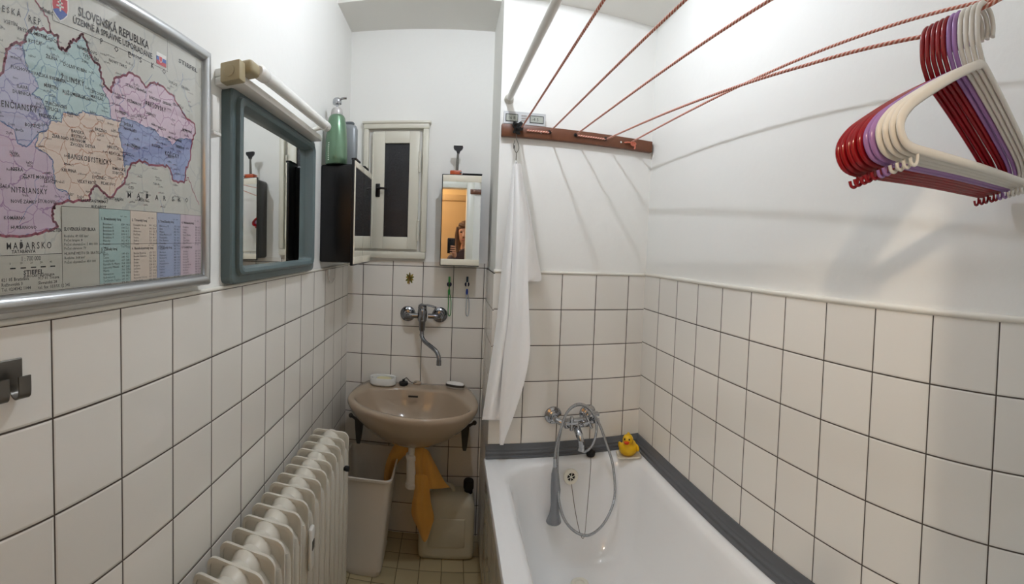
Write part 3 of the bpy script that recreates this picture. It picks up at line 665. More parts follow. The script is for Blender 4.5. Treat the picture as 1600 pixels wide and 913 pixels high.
# ------------------------------------------------------------------ big teal mirror
t = thing('wall_mirror', 'square mirror in a teal-grey plastic frame on the left wall', 'mirror', (LX, 1.15, 1.37))
my0, my1, mz0, mz1 = .893, 1.515, 1.362, 1.822
iy0, iy1, iz0, iz1 = .942, 1.452, 1.402, 1.782
def yz(y0, y1, z0, z1, r, x, n=6): return [Vector((x, a, b)) for a, b in rrect(y0, y1, z0, z1, (r,) * 4, n)]
m = MB()
m.loft([yz(my0, my1, mz0, mz1, .018, LX - PW), yz(my0, my1, mz0, mz1, .018, LX + .018), yz(my0 + .004, my1 - .004, mz0 + .004, mz1 - .004, .016, LX + .022),
        yz(iy0 - .030, iy1 + .034, iz0 - .022, iz1 + .022, .022, LX + .023), yz(iy0 - .030, iy1 + .030, iz0 - .018, iz1 + .018, .022, LX + .034), yz(iy0 - .022, iy1 + .022, iz0 - .012, iz1 + .012, .020, LX + .037),
        yz(iy0 - .008, iy1 + .008, iz0 - .004, iz1 + .004, .014, LX + .032), yz(iy0, iy1, iz0, iz1, .012, LX + .014), yz(iy0 + .001, iy1 - .001, iz0 + .001, iz1 - .001, .012, LX + .004)], cap0=False, cap1=False)
m.build('frame', TEAL, t, angle=30)
m = MB(); m.box(LX - .001, LX + .008, iy0 - .006, iy1 + .006, iz0 - .006, iz1 + .006); m.build('mirror_glass', MIRROR, t)
# strip lamp over it
t = thing('strip_light', 'white tube light with beige end cap above the teal mirror', 'lamp', (LX, 1.15, 1.85))
m = MB(); m.box(LX - PW, LX + .058, .862, 1.478, 1.814, 1.832, bev=.003); m.box(LX - PW, LX + .034, .862, 1.478, 1.832, 1.850, bev=.003)
for yy in (1.02, 1.18, 1.33): m.ball((LX + .058, yy, 1.823), .0022, 8)
m.build('lamp_base', mat('lamp_white', '#e3e1db', .35), t)
m = MB(); m.box(LX + .022, LX + .070, .838, .868, 1.808, 1.850, bev=.003)
m.lathe([(.012, 0), (.013, .001), (.012, .002)], Matrix.Translation((LX + .045, .8375, 1.829)) @ Matrix.Rotation(PI / 2, 4, 'X'), 20)
m.build('end_box', BEIGEP, t)
m = MB(); m.box(LX + .045, LX + .085, .866, .915, 1.830, 1.860, bev=.010, seg=4); m.build('tube_holder', BEIGEP, t)
m = MB(); m.tube([(LX + .080, .908, 1.846), (LX + .080, .915, 1.846), (LX + .080, .945, 1.847), (LX + .080, .95, 1.847)], [.012, .0165, .0165, .0145], 20)
m.tube([(LX + .080, .95, 1.847), (LX + .080, 1.42, 1.856)], .0148, 20); m.tube([(LX + .080, 1.42, 1.856), (LX + .080, 1.455, 1.857), (LX + .080, 1.46, 1.857)], [.0162, .0162, .012], 20)
m.tube([(LX + .03, 1.43, 1.84), (LX + .08, 1.435, 1.855)], .008, 10)
m.build('tube', mat('tube_white', '#eeeee9', .25), t)

# junction box left of the mirror
t = thing('junction_box', 'small white electrical box between map and teal mirror', 'electrical box', (LX, .79, 1.69))
m = MB(); m.box(LX - PW, LX + .026, .803, .834, 1.698, 1.774, bev=.005); m.build('box_body', WHITEP, t)
m = MB(); m.box(LX - PW, LX + .029, .803, .835, 1.690, 1.697, bev=.002); m.build('box_rim', WHITEP, t)

# little hooks on the left tiles
hk = at('X', LX, 513, 432)
m = MB(); m.box(LX, LX + .004, hk.y - .012, hk.y + .012, hk.z - .004, hk.z + .030, bev=.0015); m.tube(spline([(LX + .003, hk.y, hk.z + .004), (LX + .005, hk.y, hk.z - .018), (LX + .014, hk.y, hk.z - .026), (LX + .024, hk.y, hk.z - .018), (LX + .026, hk.y, hk.z - .006)], 5), .003, 10)
tag(m.build('small_hook', WHITEP, loc=tuple(hk)), 'small white hook on the tiles below the black cabinet', 'hook')
t = thing('double_hook', 'grey metal double hook stuck on the left tiles', 'hook', (LX, .29, 1.28))
m = MB(); pa = at('X', LX + .003, 35, 560); pb_ = at('X', LX + .003, 35, 598)
m.box(LX, LX + .0035, .222, pa.y, pb_.z - .002, pa.z + .001, bev=.0016, seg=3); m.build('plate', STEEL, t)
for yy in (pa.y - .012, pa.y - .047):
    m = MB()
    w2 = .0100; prof2 = [(.0020, 1.292), (.0025, 1.262), (.006, 1.254), (.014, 1.251), (.022, 1.254), (.0255, 1.262), (.0255, 1.284)]
    P = spline([(a, 0, b) for a, b in prof2], 4); up = []
    for i, p in enumerate(P):
        q = P[min(i + 1, len(P) - 1)] - P[max(i - 1, 0)]; nrm = Vector((-q.z, 0, q.x)).normalized() * .0012
        up.append((p + nrm, p - nrm))
    m.loft([[Vector((LX + a.x, yy - w2, a.z)), Vector((LX + a.x, yy + w2, a.z)), Vector((LX + b.x, yy + w2, b.z)), Vector((LX + b.x, yy - w2, b.z))] for a, b in up])
    m.build('hook', STEEL, t)

# ------------------------------------------------------------------ framed map
my_l, my_r, mzb, mzt = .095, .800, 1.371, 1.857
mp = thing('framed_wall_map', 'framed printed map of Slovakia hanging on the left wall', 'map', (LX, .45, 1.37))
XF = LX + .022; XM = LX + .0145
for nm, a, b in (('bottom', (my_l, mzb), (my_r, mzb)), ('top', (my_l, mzt), (my_r, mzt)), ('left', (my_l, mzb), (my_l, mzt)), ('right', (my_r, mzb), (my_r, mzt))):
    m = MB(); fw = .023
    # half-round moulding, mitred
    pr = [(0, -.014), (0, .004), (.004, .011), (.011, .014), (.017, .012), (.0215, .006), (.023, .001), (.023, -.014)]   # (inward, out of wall)
    rings = []
    for e in (0, 1):
        q = a if e == 0 else b; row = []
        for inn, out in pr:
            if nm in ('bottom', 'top'):
                yy = q[0] + (inn if e == 0 else -inn); zz = q[1] + (inn if nm == 'bottom' else -inn)
            else:
                zz = q[1] + (inn if e == 0 else -inn); yy = q[0] + (inn if nm == 'left' else -inn)
            row.append(Vector((XF - .008 + out, yy, zz)))
        rings.append(row)
    m.loft(rings); m.build('frame_rail', ALU, mp, angle=50)
m = MB(); m.box(LX + .001, XM - .001, my_l + .004, my_r - .004, mzb + .004, mzt - .004); m.build('backing_board', mat('board', '#b8b5ac', .6), mp)
# print
def mapc(name, c, line, lw=.024, sc_=34):
    m_ = bpy.data.materials.new(name); m_.use_nodes = True; nt = m_.node_tree; b = nt.nodes['Principled BSDF']; b.inputs['Roughness'].default_value = .55
    tc = nt.nodes.new('ShaderNodeTexCoord'); ns = nt.nodes.new('ShaderNodeTexNoise'); ns.inputs['Scale'].default_value = 60; ns.inputs['Detail'].default_value = 3
    mx0 = nt.nodes.new('ShaderNodeVectorMath'); mx0.operation = 'MULTIPLY_ADD'; mx0.inputs[1].default_value = (.012,) * 3
    nt.links.new(tc.outputs['Object'], ns.inputs['Vector']); nt.links.new(ns.outputs['Color'], mx0.inputs[0]); nt.links.new(tc.outputs['Object'], mx0.inputs[2])
    vo = nt.nodes.new('ShaderNodeTexVoronoi'); vo.feature = 'DISTANCE_TO_EDGE'; vo.inputs['Scale'].default_value = sc_; nt.links.new(mx0.outputs[0], vo.inputs['Vector'])
    mr = nt.nodes.new('ShaderNodeMapRange'); mr.inputs[1].default_value = lw * .4; mr.inputs[2].default_value = lw; nt.links.new(vo.outputs['Distance'], mr.inputs[0])
    mx = nt.nodes.new('ShaderNodeMix'); mx.data_type = 'RGBA'; nt.links.new(mr.outputs[0], mx.inputs[0]); mx.inputs[6].default_value = lin(line); mx.inputs[7].default_value = lin(c)
    nt.links.new(mx.outputs[2], b.inputs['Base Color']); return m_
PM = [mapc('map_paper', '#bcbcb3', '#aeb0ab', .02, 14), mapc('map_teal', '#a6c0c0', '#7c9aaa'), mapc('map_violet', '#aaaac2', '#7d7ba6'), mapc('map_pink', '#cbb6c4', '#a9809f'), mapc('map_blue', '#8e9abf', '#6c78a4'),
      mapc('map_peach', '#d0c0b2', '#bb927c'), mapc('map_mauve', '#bcaabb', '#9a7ba0'), mat('map_border', '#a8546a', .6), mat('map_ink', '#2b2b30', .6), mat('map_white', '#e4e3de', .6), mat('map_red', '#b52436', .6), mat('map_navy', '#2c4f9e', .6),
      mat('leg_teal', '#9ab5b3', .55), mat('leg_peach', '#ccbfb1', .55), mat('leg_blue', '#93a0bd', .55), mat('leg_pink', '#c2b1bb', .55), mat('leg_grey', '#b1b1a7', .55), mat('map_river', '#5f80b0', .6)]
m = MB()
def lay(k): return XM + .0002 * k
m.box(XM - .0008, XM, my_l + .02, my_r - .02, mzb + .018, mzt - .018, mi=0)
c1_ = lambda a, b: at('X', XM, a * 340 / 1242, b * 340 / 1242)
c2_ = lambda a, b: at('X', XM, a * 340 / 1242, 250 + b * 340 / 1242)
def P2(p): return (p.y, p.z)
def jag(pts, amp=.0016, n=4, closed=True, seed=1):
    rg = random.Random(seed); out = []
    k = len(pts)
    for i in range(k if closed else k - 1):
        a, b = Vector(pts[i]), Vector(pts[(i + 1) % k])
        for q in range(n):
            p = a.lerp(b, q / n)
            if q: p = p + Vector((rg.uniform(-amp, amp), rg.uniform(-amp, amp)))
            out.append((p.x, p.y))
    if not closed: out.append(tuple(pts[-1]))
    return out
reg = {
 1: [c1_(*q) for q in ((140,240),(150,200),(180,165),(215,160),(285,185),(325,200),(335,270),(370,290),(390,270),(400,235),(440,225),(465,195),(495,240),(505,290),(535,350),(565,370),(575,430),(580,500),(620,570),(635,680),(560,660),(470,630),(440,660),(360,640),(350,700),(290,690),(250,600),(230,560),(180,540),(220,500),(200,440),(160,400),(140,330),(130,262))],
 2: [c1_(*q) for q in ((35,280),(70,258),(130,262),(140,330),(160,400),(200,440),(220,500),(180,540),(230,560),(250,600),(290,690),(270,740),(220,760),(150,840),(100,820),(80,740),(0,690),(-80,720),(-160,640),(-90,540),(-60,450),(0,430),(20,380))],
 3: [c1_(*q) for q in ((650,450),(700,430),(740,415),(790,440),(830,500),(880,470),(930,495),(980,540),(1030,620),(1060,670),(1110,710),(1115,760),(1095,800),(1060,790),(1010,800),(985,830),(950,790),(910,780),(880,740),(820,720),(760,690),(700,670),(690,695),(635,680),(620,570),(580,500),(600,490),(635,525))],
 4: [c1_(*q) for q in ((700,670),(760,690),(820,720),(880,740),(910,780),(950,790),(985,830),(1010,800),(1060,790),(1095,800),(1085,913))] + [c2_(*q) for q in ((1060,60),(1050,130),(990,120),(960,40),(930,30),(850,30),(800,5),(750,20),(710,40),(705,0))] + [c1_(*q) for q in ((705,860),(690,810),(675,740),(690,695))],
 5: [c1_(*q) for q in ((360,640),(440,660),(470,630),(560,660),(635,680),(690,695),(675,740),(690,810),(705,860))] + [c2_(*q) for q in ((705,0),(710,40),(720,100),(690,150),(630,215),(590,190),(550,145),(520,170),(510,230),(400,235),(390,190),(320,160),(305,80),(300,0))] + [c1_(*q) for q in ((250,870),(200,840),(220,760),(270,740),(290,690),(350,700))],
 6: [c1_(*q) for q in ((0,690),(80,740),(100,820),(150,840),(220,760),(200,840),(250,870))] + [c2_(*q) for q in ((300,0),(305,80),(320,160),(390,190),(400,235),(320,250),(300,280),(300,340),(330,380),(240,415),(130,435),(0,430),(-120,400),(-160,250),(-110,100),(-90,0))] + [c1_(*q) for q in ((-80,720),)],
}
def inner_ok(P, y0=my_l + .024): return [(max(y0, a), b) for a, b in P]
for mi, pts in reg.items():
    poly = inner_ok(jag([P2(p) for p in pts], .0020, 4, seed=mi))
    vs = [m.bm.verts.new((lay(1), a, b)) for a, b in poly]
    es = [m.bm.edges.new((vs[i], vs[(i + 1) % len(vs)])) for i in range(len(vs))]
    r = bmesh.ops.triangle_fill(m.bm, use_beauty=True, use_dissolve=False, edges=es, normal=(1, 0, 0))
    for g in r['geom']:
        if isinstance(g, bmesh.types.BMFace): g.material_index = mi
west = [(my_l + .024, 1.70), (.19, 1.70), (.225, 1.66), (.22, 1.60), (.19, 1.56), (.21, 1.52), (.20, 1.50), (my_l + .024, 1.52)]
m.face([(lay(.5), a, b) for a, b in west], 5)
def ribbon(pts, wd, k, mi):
    P = [Vector(p) for p in pts]
    for a, b in zip(P, P[1:]):
        d = (b - a)
        if d.length < 1e-6: continue
        d.normalize(); n = Vector((-d.y, d.x)) * wd / 2; e = d * wd * .3
        m.face([(lay(k), q.x, q.y) for q in (a - n - e, b - n + e, b + n + e, a + n - e)], mi)
def ribbon_px(fn, pts, wd, k=2, mi=7, seed=3): ribbon([p for p in inner_ok(jag([P2(fn(*q)) for q in pts], .0024, 5, False, seed))], wd, k, mi)
BW = .0036
ribbon_px(c1_, ((-60,440),(0,430),(20,380),(35,280),(70,258),(135,240),(150,200),(180,165),(215,160),(285,185),(325,200),(335,270),(370,290),(390,270),(400,235),(440,225),(465,195),(495,240),(505,290),(535,350),(565,370),(575,430),(600,490),(635,525),(650,450),(700,430),(740,415),(790,440),(830,500),(880,470),(930,495),(980,540),(1030,620),(1060,670),(1110,710),(1115,760),(1095,800),(1085,913)), BW)
ribbon_px(c2_, ((1085,0),(1060,60),(1050,130),(990,120),(960,40),(930,30),(850,30),(800,5),(750,20),(720,100),(690,150),(630,215),(590,190),(550,145),(520,170),(510,230),(400,235),(320,250),(300,280),(300,340),(330,380),(240,415),(130,435),(0,430),(-120,400)), BW)
ribbon_px(c1_, ((200,0),(250,70),(280,130),(285,185)), .002)
ribbon_px(c2_, ((1050,130),(1075,100),(1100,180),(1135,255)), .0015)
for mi, pts in reg.items():
    ribbon(inner_ok(jag([P2(p) for p in pts], .0020, 4, seed=mi) ), .0009, 1.5, 8 if mi == 9 else 17)
rg = random.Random(5)
for k in range(14):
    a = rg.uniform(.2, .72); b = rg.uniform(1.50, 1.80); P = [(a, b)]
    for _ in range(7): P.append((P[-1][0] + rg.uniform(-.012, .014), P[-1][1] - rg.uniform(.004, .014)))
    ribbon([p for p in P if p[0] < my_r - .03], .0007, 1.6, 17)
def T(txt, p, size, mi=8, align='LEFT', bold=0, space=1, line=1, k=3, res=1, slope=0, fit=None):
    text_into(m, txt, size, lambda a, b: Vector((lay(k), p[0] + a, p[1] + b + a * slope)), mi, align, bold, space, line, res, fit)
# title panel
tl = c1_(430, 60); 
T('SLOVENSKÁ REPUBLIKA', (c1_(445, 85).y, c1_(445, 88).z), .0215, bold=.02, space=1.03, res=2, fit=c1_(848, 280).y - c1_(445, 85).y)
T('ÚZEMNÉ A SPRÁVNE USPORIADANIE', (c1_(415, 130).y, c1_(415, 130).z), .0142, bold=.012, space=1.0, res=2, fit=c1_(868, 340).y - c1_(415, 130).y)
zl = c1_(865, 360).z - .001
ribbon([(c1_(300, 100).y, zl), (c1_(955, 400).y, zl), (c1_(955, 400).y, mzt - .022)], .0006, 2, 8)
ribbon([(c1_(300, 100).y, zl), (c1_(300, 100).y, mzt - .022)], .0006, 2, 8)
ribbon([(my_l + .026, mzt - .024), (my_r - .026, mzt - .024), (my_r - .026, mzb + .024), (my_l + .026, mzb + .024)], .0006, 2, 8)
# coat of arms and flag
ce = c1_(342, 45); cyy, czz = ce.y, ce.z
def shield(s_, k, mi, y, z, cut=None):
    pts = [(-1, 1), (1, 1), (1, 0), (.85, -.55), (.45, -.95), (0, -1.25), (-.45, -.95), (-.85, -.55), (-1, 0)]
    if cut is not None: pts = [p for p in ((-.97, cut), (-.5, cut + .22), (0, cut + .30), (.5, cut + .22), (.97, cut), (.85, -.55), (.45, -.95), (0, -1.25), (-.45, -.95), (-.85, -.55))]
    m.face([(lay(k), y + a * s_, z + b * s_) for a, b in pts], mi)
shield(.0155, 2.4, 9, cyy, czz); shield(.0138, 2.8, 10, cyy, czz); shield(.0138, 3.2, 11, cyy, czz, -.42)
for a0, a1, b0, b1 in ((-.10, .10, -.35, .78), (-.32, .32, .42, .58), (-.48, .48, .05, .22)):
    m.face([(lay(3.6), cyy + a * .0138, czz + b * .0138) for a, b in ((a0, b0), (a1, b0), (a1, b1), (a0, b1))], 9)
fa, fb = c1_(892, 305), c1_(947, 372)
fz0, fz1 = c1_(920, 375).z, c1_(920, 308).z
for i, mi in enumerate((10, 11, 9)):
    m.face([(lay(2.6), y_, z_) for y_, z_ in ((fa.y, fz0 + (fz1 - fz0) * i / 3), (fb.y, fz0 + (fz1 - fz0) * i / 3), (fb.y, fz0 + (fz1 - fz0) * (i + 1) / 3), (fa.y, fz0 + (fz1 - fz0) * (i + 1) / 3))], mi)
shield(.005, 3, 9, fa.y + .012, (fz0 + fz1) / 2); shield(.0042, 3.4, 10, fa.y + .012, (fz0 + fz1) / 2)
# names
def TP(txt, fn, px, size, e=None, **k):
    p = fn(*px)
    if e: k['fit'] = fn(*e).y - p.y
    T(txt, (p.y, p.z), size, **k)
TP('ŽILINSKÝ', c1_, (345, 455), .0135, e=(480, 490), bold=.012, res=2, space=1.25); TP('TRENČIANSKY', c1_, (-45, 600), .0145, e=(212, 640), bold=.012, res=2, space=1.2)
TP('PREŠOVSKÝ', c1_, (830, 600), .0125, e=(945, 630), bold=.012, res=2, space=1.35); TP('BANSKOBYSTRICKÝ', c1_, (385, 905), .0135, e=(635, 925), bold=.012, res=2, space=1.2)
TP('KOŠICKÝ', c1_, (940, 885), .0125, e=(1020, 890), bold=.012, res=2, space=1.3); TP('NITRIANSKY', c2_, (62, 185), .0145, e=(268, 185), bold=.012, res=2, space=1.3)
TP('MAĎARSKO', c2_, (35, 512), .0160, e=(292, 500), bold=.005, res=2, space=1.5); TP('ČESKÁ', c1_, (-25, 55), .0145, e=(118, 95), bold=.01, space=1.6); TP('REP.', c1_, (160, 122), .0145, e=(245, 145), bold=.01, space=1.5)
for ch_, q in zip('POĽSKO', ((570, 250), (650, 292), (730, 325), (795, 355), (860, 385), (925, 418))): TP(ch_, c1_, q, .013, bold=.01)
for ch_, q in zip('MAĎARSKO', ((725, 215), (780, 220), (830, 222), (885, 228), (930, 232), (980, 236), (1015, 240), (1055, 242))): TP(ch_, c2_, q, .013, bold=.01)
towns = [('ČADCA', c1_, 255, 225), ('BYTČA', c1_, 160, 240), ('NÁMESTOVO', c1_, 440, 275), ('TVRDOŠÍN', c1_, 470, 320), ('ŽILINA', c1_, 260, 330), ('PÚCHOV', c1_, 60, 390), ('POVAŽSKÁ BYSTRICA', c1_, 160, 420), ('MARTIN', c1_, 250, 495),
 ('RUŽOMBEROK', c1_, 355, 530), ('LIPTOVSKÝ\nMIKULÁŠ', c1_, 515, 530), ('DOLNÝ KUBÍN', c1_, 360, 375), ('ILAVA', c1_, 95, 500), ('DUBNICA', c1_, 70, 530), ('PRIEVIDZA', c1_, 220, 665), ('TURČIANSKE\nTEPLICE', c1_, 255, 595), ('BOJNICE', c1_, 140, 720),
 ('POPRAD', c1_, 655, 640), ('KEŽMAROK', c1_, 725, 580), ('STARÁ ĽUBOVŇA', c1_, 715, 490), ('BARDEJOV', c1_, 850, 560), ('SVIDNÍK', c1_, 930, 590), ('SABINOV', c1_, 830, 650), ('PREŠOV', c1_, 900, 735), ('STROPKOV', c1_, 985, 600), ('HUMENNÉ', c1_, 1040, 745), ('LEVOČA', c1_, 780, 665), ('SPIŠSKÁ\nNOVÁ VES', c1_, 705, 715),
 ('ROŽŇAVA', c1_, 725, 835), ('KOŠICE', c1_, 865, 835), ('MICHALOVCE', c1_, 960, 790), ('TREBIŠOV', c1_, 1000, 840), ('BANSKÁ\nBYSTRICA', c1_, 405, 755), ('BREZNO', c1_, 540, 745), ('ZVOLEN', c1_, 400, 830), ('DETVA', c1_, 485, 840), ('ŽIAR NAD HRONOM', c1_, 295, 785), ('HNÚŠŤA', c1_, 610, 845), ('REVÚCA', c1_, 620, 880),
 ('LUČENEC', c2_, 525, 105), ('KRUPINA', c2_, 350, 65), ('VEĽKÝ KRTÍŠ', c2_, 440, 130), ('RIMAVSKÁ\nSOBOTA', c2_, 640, 55), ('FIĽAKOVO', c2_, 575, 140), ('LEVICE', c2_, 250, 130), ('NITRA', c2_, 60, 60), ('ZLATÉ MORAVCE', c2_, 130, 100), ('NOVÉ ZÁMKY', c2_, 60, 245), ('ŠTÚROVO', c2_, 215, 245), ('KOMÁRNO', c2_, 20, 340), ('ŠAĽA', c2_, 0, 160), ('HURBANOVO', c2_, 60, 395),
 ('SALGÓTARJÁN', c2_, 590, 225), ('BALASSAGYARMAT', c2_, 460, 238), ('MISKOLC', c2_, 790, 235), ('OZD', c2_, 730, 165), ('TATABÁNYA', c2_, 65, 535), ('ESZTERGOM', c2_, 280, 410), ('BUDAPEST', c2_, 520, 275), ('KRAKÓW', c1_, 730, 310), ('NOWY TARG', c1_, 620, 350), ('GORLICE', c1_, 960, 470), ('KROSNO', c1_, 1035, 500), ('VSETÍN', c1_, 20, 130), ('FRÝDEK-MÍSTEK', c1_, 100, 172), ('TŘINEC', c1_, 225, 60)]
for nm, fn, a, b in towns: TP(nm, fn, (a, b), .0068, bold=.012)
rg = random.Random(11); syl = ['Ko', 'ši', 'ce', 'Bre', 'no', 'Ve', 'ľká', 'Lúč', 'ka', 'Ru', 'dno', 'Hor', 'ná', 'Dol', 'né', 'Mo', 'ča', 'Tis', 'ovec', 'Kra', 'sno', 'Zá', 'bor', 'Ja', 'vor', 'Pod', 'hra', 'die', 'Ma', 'lé', 'Ždi', 'ar']
for k in range(330):
    y = rg.uniform(my_l + .03, my_r - .07); z = rg.uniform(mzb + .155 if y > .3 else mzb + .12, mzt - .03)
    if z > zl - .006 and y > c1_(300, 100).y - .22: continue
    T(''.join(rg.choice(syl) for _ in range(rg.choice((2, 2, 3)))), (y, z), rg.choice((.0042, .0048, .0055)), bold=.0)
    if k % 3 == 0: m.face([(lay(2.2), y - .002 + a, z + b) for a, b in ((0, 0), (.0012, 0), (.0012, .0012), (0, .0012))], 10)
TP('STIEFEL', c1_, (1018, 355), .0105, e=(1125, 410), bold=.03, space=1.05)
# legend
lz0, lz1_ = mzb + .026, c2_(900, 300).z
lys = [c2_(352, 500).y, c2_(565, 500).y, c2_(742, 500).y, c2_(893, 500).y, c2_(1028, 500).y, my_r - .027]
lzm = c2_(800, 478).z
for i, mi in enumerate((16, 12, 13, 14, 15)):
    m.face([(lay(4), a, b) for a, b in ((lys[i], lz0), (lys[i + 1], lz0), (lys[i + 1], lz1_), (lys[i], lz1_))], mi)
    ribbon([(lys[i], lz0), (lys[i], lz1_)], .0006, 4.5, 8)
m.face([(lay(4), a, b) for a, b in ((my_l + .027, lz0), (lys[0], lz0), (lys[0], c2_(200, 540).z), (my_l + .027, c2_(200, 540).z))], 16)
ribbon([(my_l + .027, c2_(200, 540).z), (lys[0], c2_(200, 540).z)], .0006, 4.5, 8)
ribbon([(lys[1], lzm), (lys[5], lzm)], .0006, 4.5, 8); ribbon([(lys[0], lz1_), (lys[5], lz1_)], .0006, 4.5, 8)
T('SLOVENSKÁ REPUBLIKA', (lys[0] + .004, c2_(450, 405).z), .0085, bold=.02, k=5, fit=lys[1] - lys[0] - .012)
T('Rozloha: 49 035 km²\nPočet krajov: 8\nPočet obyvateľov: 5 400 000\nPočet okresov: 79', (lys[0] + .004, c2_(450, 442).z), .0058, k=5, line=1.05)
T('HLAVNÉ MESTO SR: BRATISLAVA\nRozloha: 368 km²\nPočet obyvateľov: 450 000', (lys[0] + .004, c2_(450, 540).z), .0058, k=5, line=1.1)
okr = [('1. Bratislavský kraj', 'Bratislava I.\nBratislava II.\nBratislava III.\nBratislava IV.\nBratislava V.\nMalacky\nPezinok\nSenec', '5. Žilinský kraj', 'Bytča\nČadca\nDolný Kubín\nKysucké N. Mesto\nLiptovský Mikuláš\nMartin\nNámestovo\nRužomberok\nTurčianske Teplice\nTvrdošín\nŽilina'),
       ('2. Trnavský kraj', 'Dunajská Streda\nGalanta\nHlohovec\nPiešťany\nSenica\nSkalica\nTrnava', '6. Banskobystrický kraj', 'Banská Bystrica\nBanská Štiavnica\nBrezno\nDetva\nKrupina\nLučenec\nPoltár\nRevúca\nRimavská Sobota\nVeľký Krtíš\nZvolen\nŽarnovica\nŽiar n. Hronom'),
       ('3. Trenčiansky kraj', 'Bánovce n. B.\nIlava\nMyjava\nNové Mesto n. V.\nPartizánske\nPov. Bystrica\nPrievidza\nPúchov\nTrenčín', '7. Prešovský kraj', 'Bardejov\nHumenné\nKežmarok\nLevoča\nMedzilaborce\nPoprad\nPrešov\nSabinov\nSnina\nStará Ľubovňa\nStropkov\nSvidník\nVranov n. T.'),
       ('4. Nitriansky kraj', 'Komárno\nLevice\nNitra\nNové Zámky\nŠaľa\nTopoľčany\nZlaté Moravce', '8. Košický kraj', 'Gelnica\nKošice I.\nKošice II.\nKošice III.\nKošice IV.\nKošice-okolie\nMichalovce\nRožňava\nSobrance\nSpišská N. Ves\nTrebišov')]
for i, (h1, l1, h2, l2) in enumerate(okr):
    y0 = lys[i + 1] + .004; y1 = lys[i + 2] - .022
    for hh, ll, zt in ((h1, l1, lz1_ - .018), (h2, l2, lzm - .010)):
        T(hh, (y0, zt), .0062, bold=.02, k=5); T('km²   obyv.', (y1 - .002, zt + .006), .0035, k=5)
        T(ll, (y0 + .004, zt - .008), .0052, k=5, line=1.02); n_ = ll.count('\n') + 1
        rg2 = random.Random(i * 7 + len(ll)); T('\n'.join('%d' % rg2.randint(60, 999) for _ in range(n_)), (y1, zt - .008), .0052, k=5, line=1.02)
        T('\n'.join('%d,%d' % (rg2.randint(20, 160), rg2.randint(1, 9)) for _ in range(n_)), (y1 + .010, zt - .008), .0052, k=5, line=1.02)
T('1 : 700 000', (c2_(118, 580).y, c2_(118, 578).z), .0115, k=5, res=2, fit=c2_(230, 570).y - c2_(118, 578).y)
yy0 = c2_(55, 610).y; zz0 = c2_(55, 625).z
for k in range(5): m.face([(lay(5), yy0 + .017 * k + a, zz0 + b) for a, b in ((0, 0), (.009, 0), (.009, .0018), (0, .0018))], 8); T('%d' % (k * 10), (yy0 + .017 * k - .001, zz0 + .006), .0045, k=5)
TP('STIEFEL', c2_, (132, 656), .0085, e=(245, 640), bold=.03, k=5, space=1.08); TP('EUROCART BRATISLAVA', c2_, (135, 672), .0048, bold=.02, k=5)
TP('821 05 Bratislava\nRužinovská 3\nTel. 02/4342 1044', c2_, (5, 697), .0065, bold=.01, k=5); TP('917 01 Trnava\nSlovenská 28\ntel. fax: 033/55 12 345', c2_, (215, 685), .0065, bold=.01, k=5)
m.build('map_sheet', PM, mp, normals=False)
m = MB(); m.box(XM + .0022, XM + .0038, my_l + .018, my_r - .018, mzb + .016, mzt - .016)
GL = bpy.data.materials.new('picture_glass'); GL.use_nodes = True; nt = GL.node_tree; nt.nodes.clear()
g_, tr_, mx_, o_, lw_, pw_, ma_ = (nt.nodes.new('ShaderNode' + x) for x in ('BsdfGlossy', 'BsdfTransparent', 'MixShader', 'OutputMaterial', 'LayerWeight', 'Math', 'Math'))
g_.inputs['Roughness'].default_value = .02; pw_.operation = 'POWER'; pw_.inputs[1].default_value = 5; ma_.operation = 'MULTIPLY_ADD'; ma_.inputs[1].default_value = .95; ma_.inputs[2].default_value = .035
nt.links.new(lw_.outputs['Facing'], pw_.inputs[0]); nt.links.new(pw_.outputs[0], ma_.inputs[0]); nt.links.new(ma_.outputs[0], mx_.inputs[0]); nt.links.new(tr_.outputs[0], mx_.inputs[1]); nt.links.new(g_.outputs[0], mx_.inputs[2]); nt.links.new(mx_.outputs[0], o_.inputs[0])
m.build('picture_glass', GL, mp)

# ------------------------------------------------------------------ radiator
rad = thing('radiator', 'cream cast-iron column radiator along the left wall', 'radiator', (-.418, 1.1, .0))
RXc, RW, RZ0, RZ1, RS, RN = -.4185, .069, .13, .770, .0562, 18
m = MB()
# local section: centre at origin, plate in XZ, stacked along Y
po = rrect(-RW, RW, RZ0, RZ1, (.024, .024, .03, .03), 6); pi_ = [(a * .86, RZ0 + .012 + (b - RZ0) * (1 - .026 / (RZ1 - RZ0) )) for a, b in po]
pin = rrect(-RW + .008, RW - .008, RZ0 + .008, RZ1 - .008, (.018, .018, .022, .022), 6)
def yr(P, y): return [Vector((a, y, b)) for a, b in P]
m.loft([yr(pin, -.0010), yr(pin, -.0042), yr(po, -.0036), yr(po, .0036), yr(pin, .0042), yr(pin, .0010)], cap0=True, cap1=True)
for xx, rr_ in ((-.053, .0135), (0, .017), (.053, .0135)):
    m.tube([(xx, 0, RZ0 + .02), (xx, 0, RZ0 + .06), (xx, 0, RZ1 - .085), (xx, 0, RZ1 - .062)], [rr_ * .6, rr_, rr_, rr_ * .7], 14, ref=(1, 0, 0), flat=(1, 1.2))
for zz in (RZ1 - .036, RZ0 + .045):
    m.tube([(0, -.0285, zz), (0, -.024, zz), (0, 0, zz), (0, .024, zz), (0, .0285, zz)], [.028, .030, .0365, .030, .028], 24, ref=(1, 0, 0))
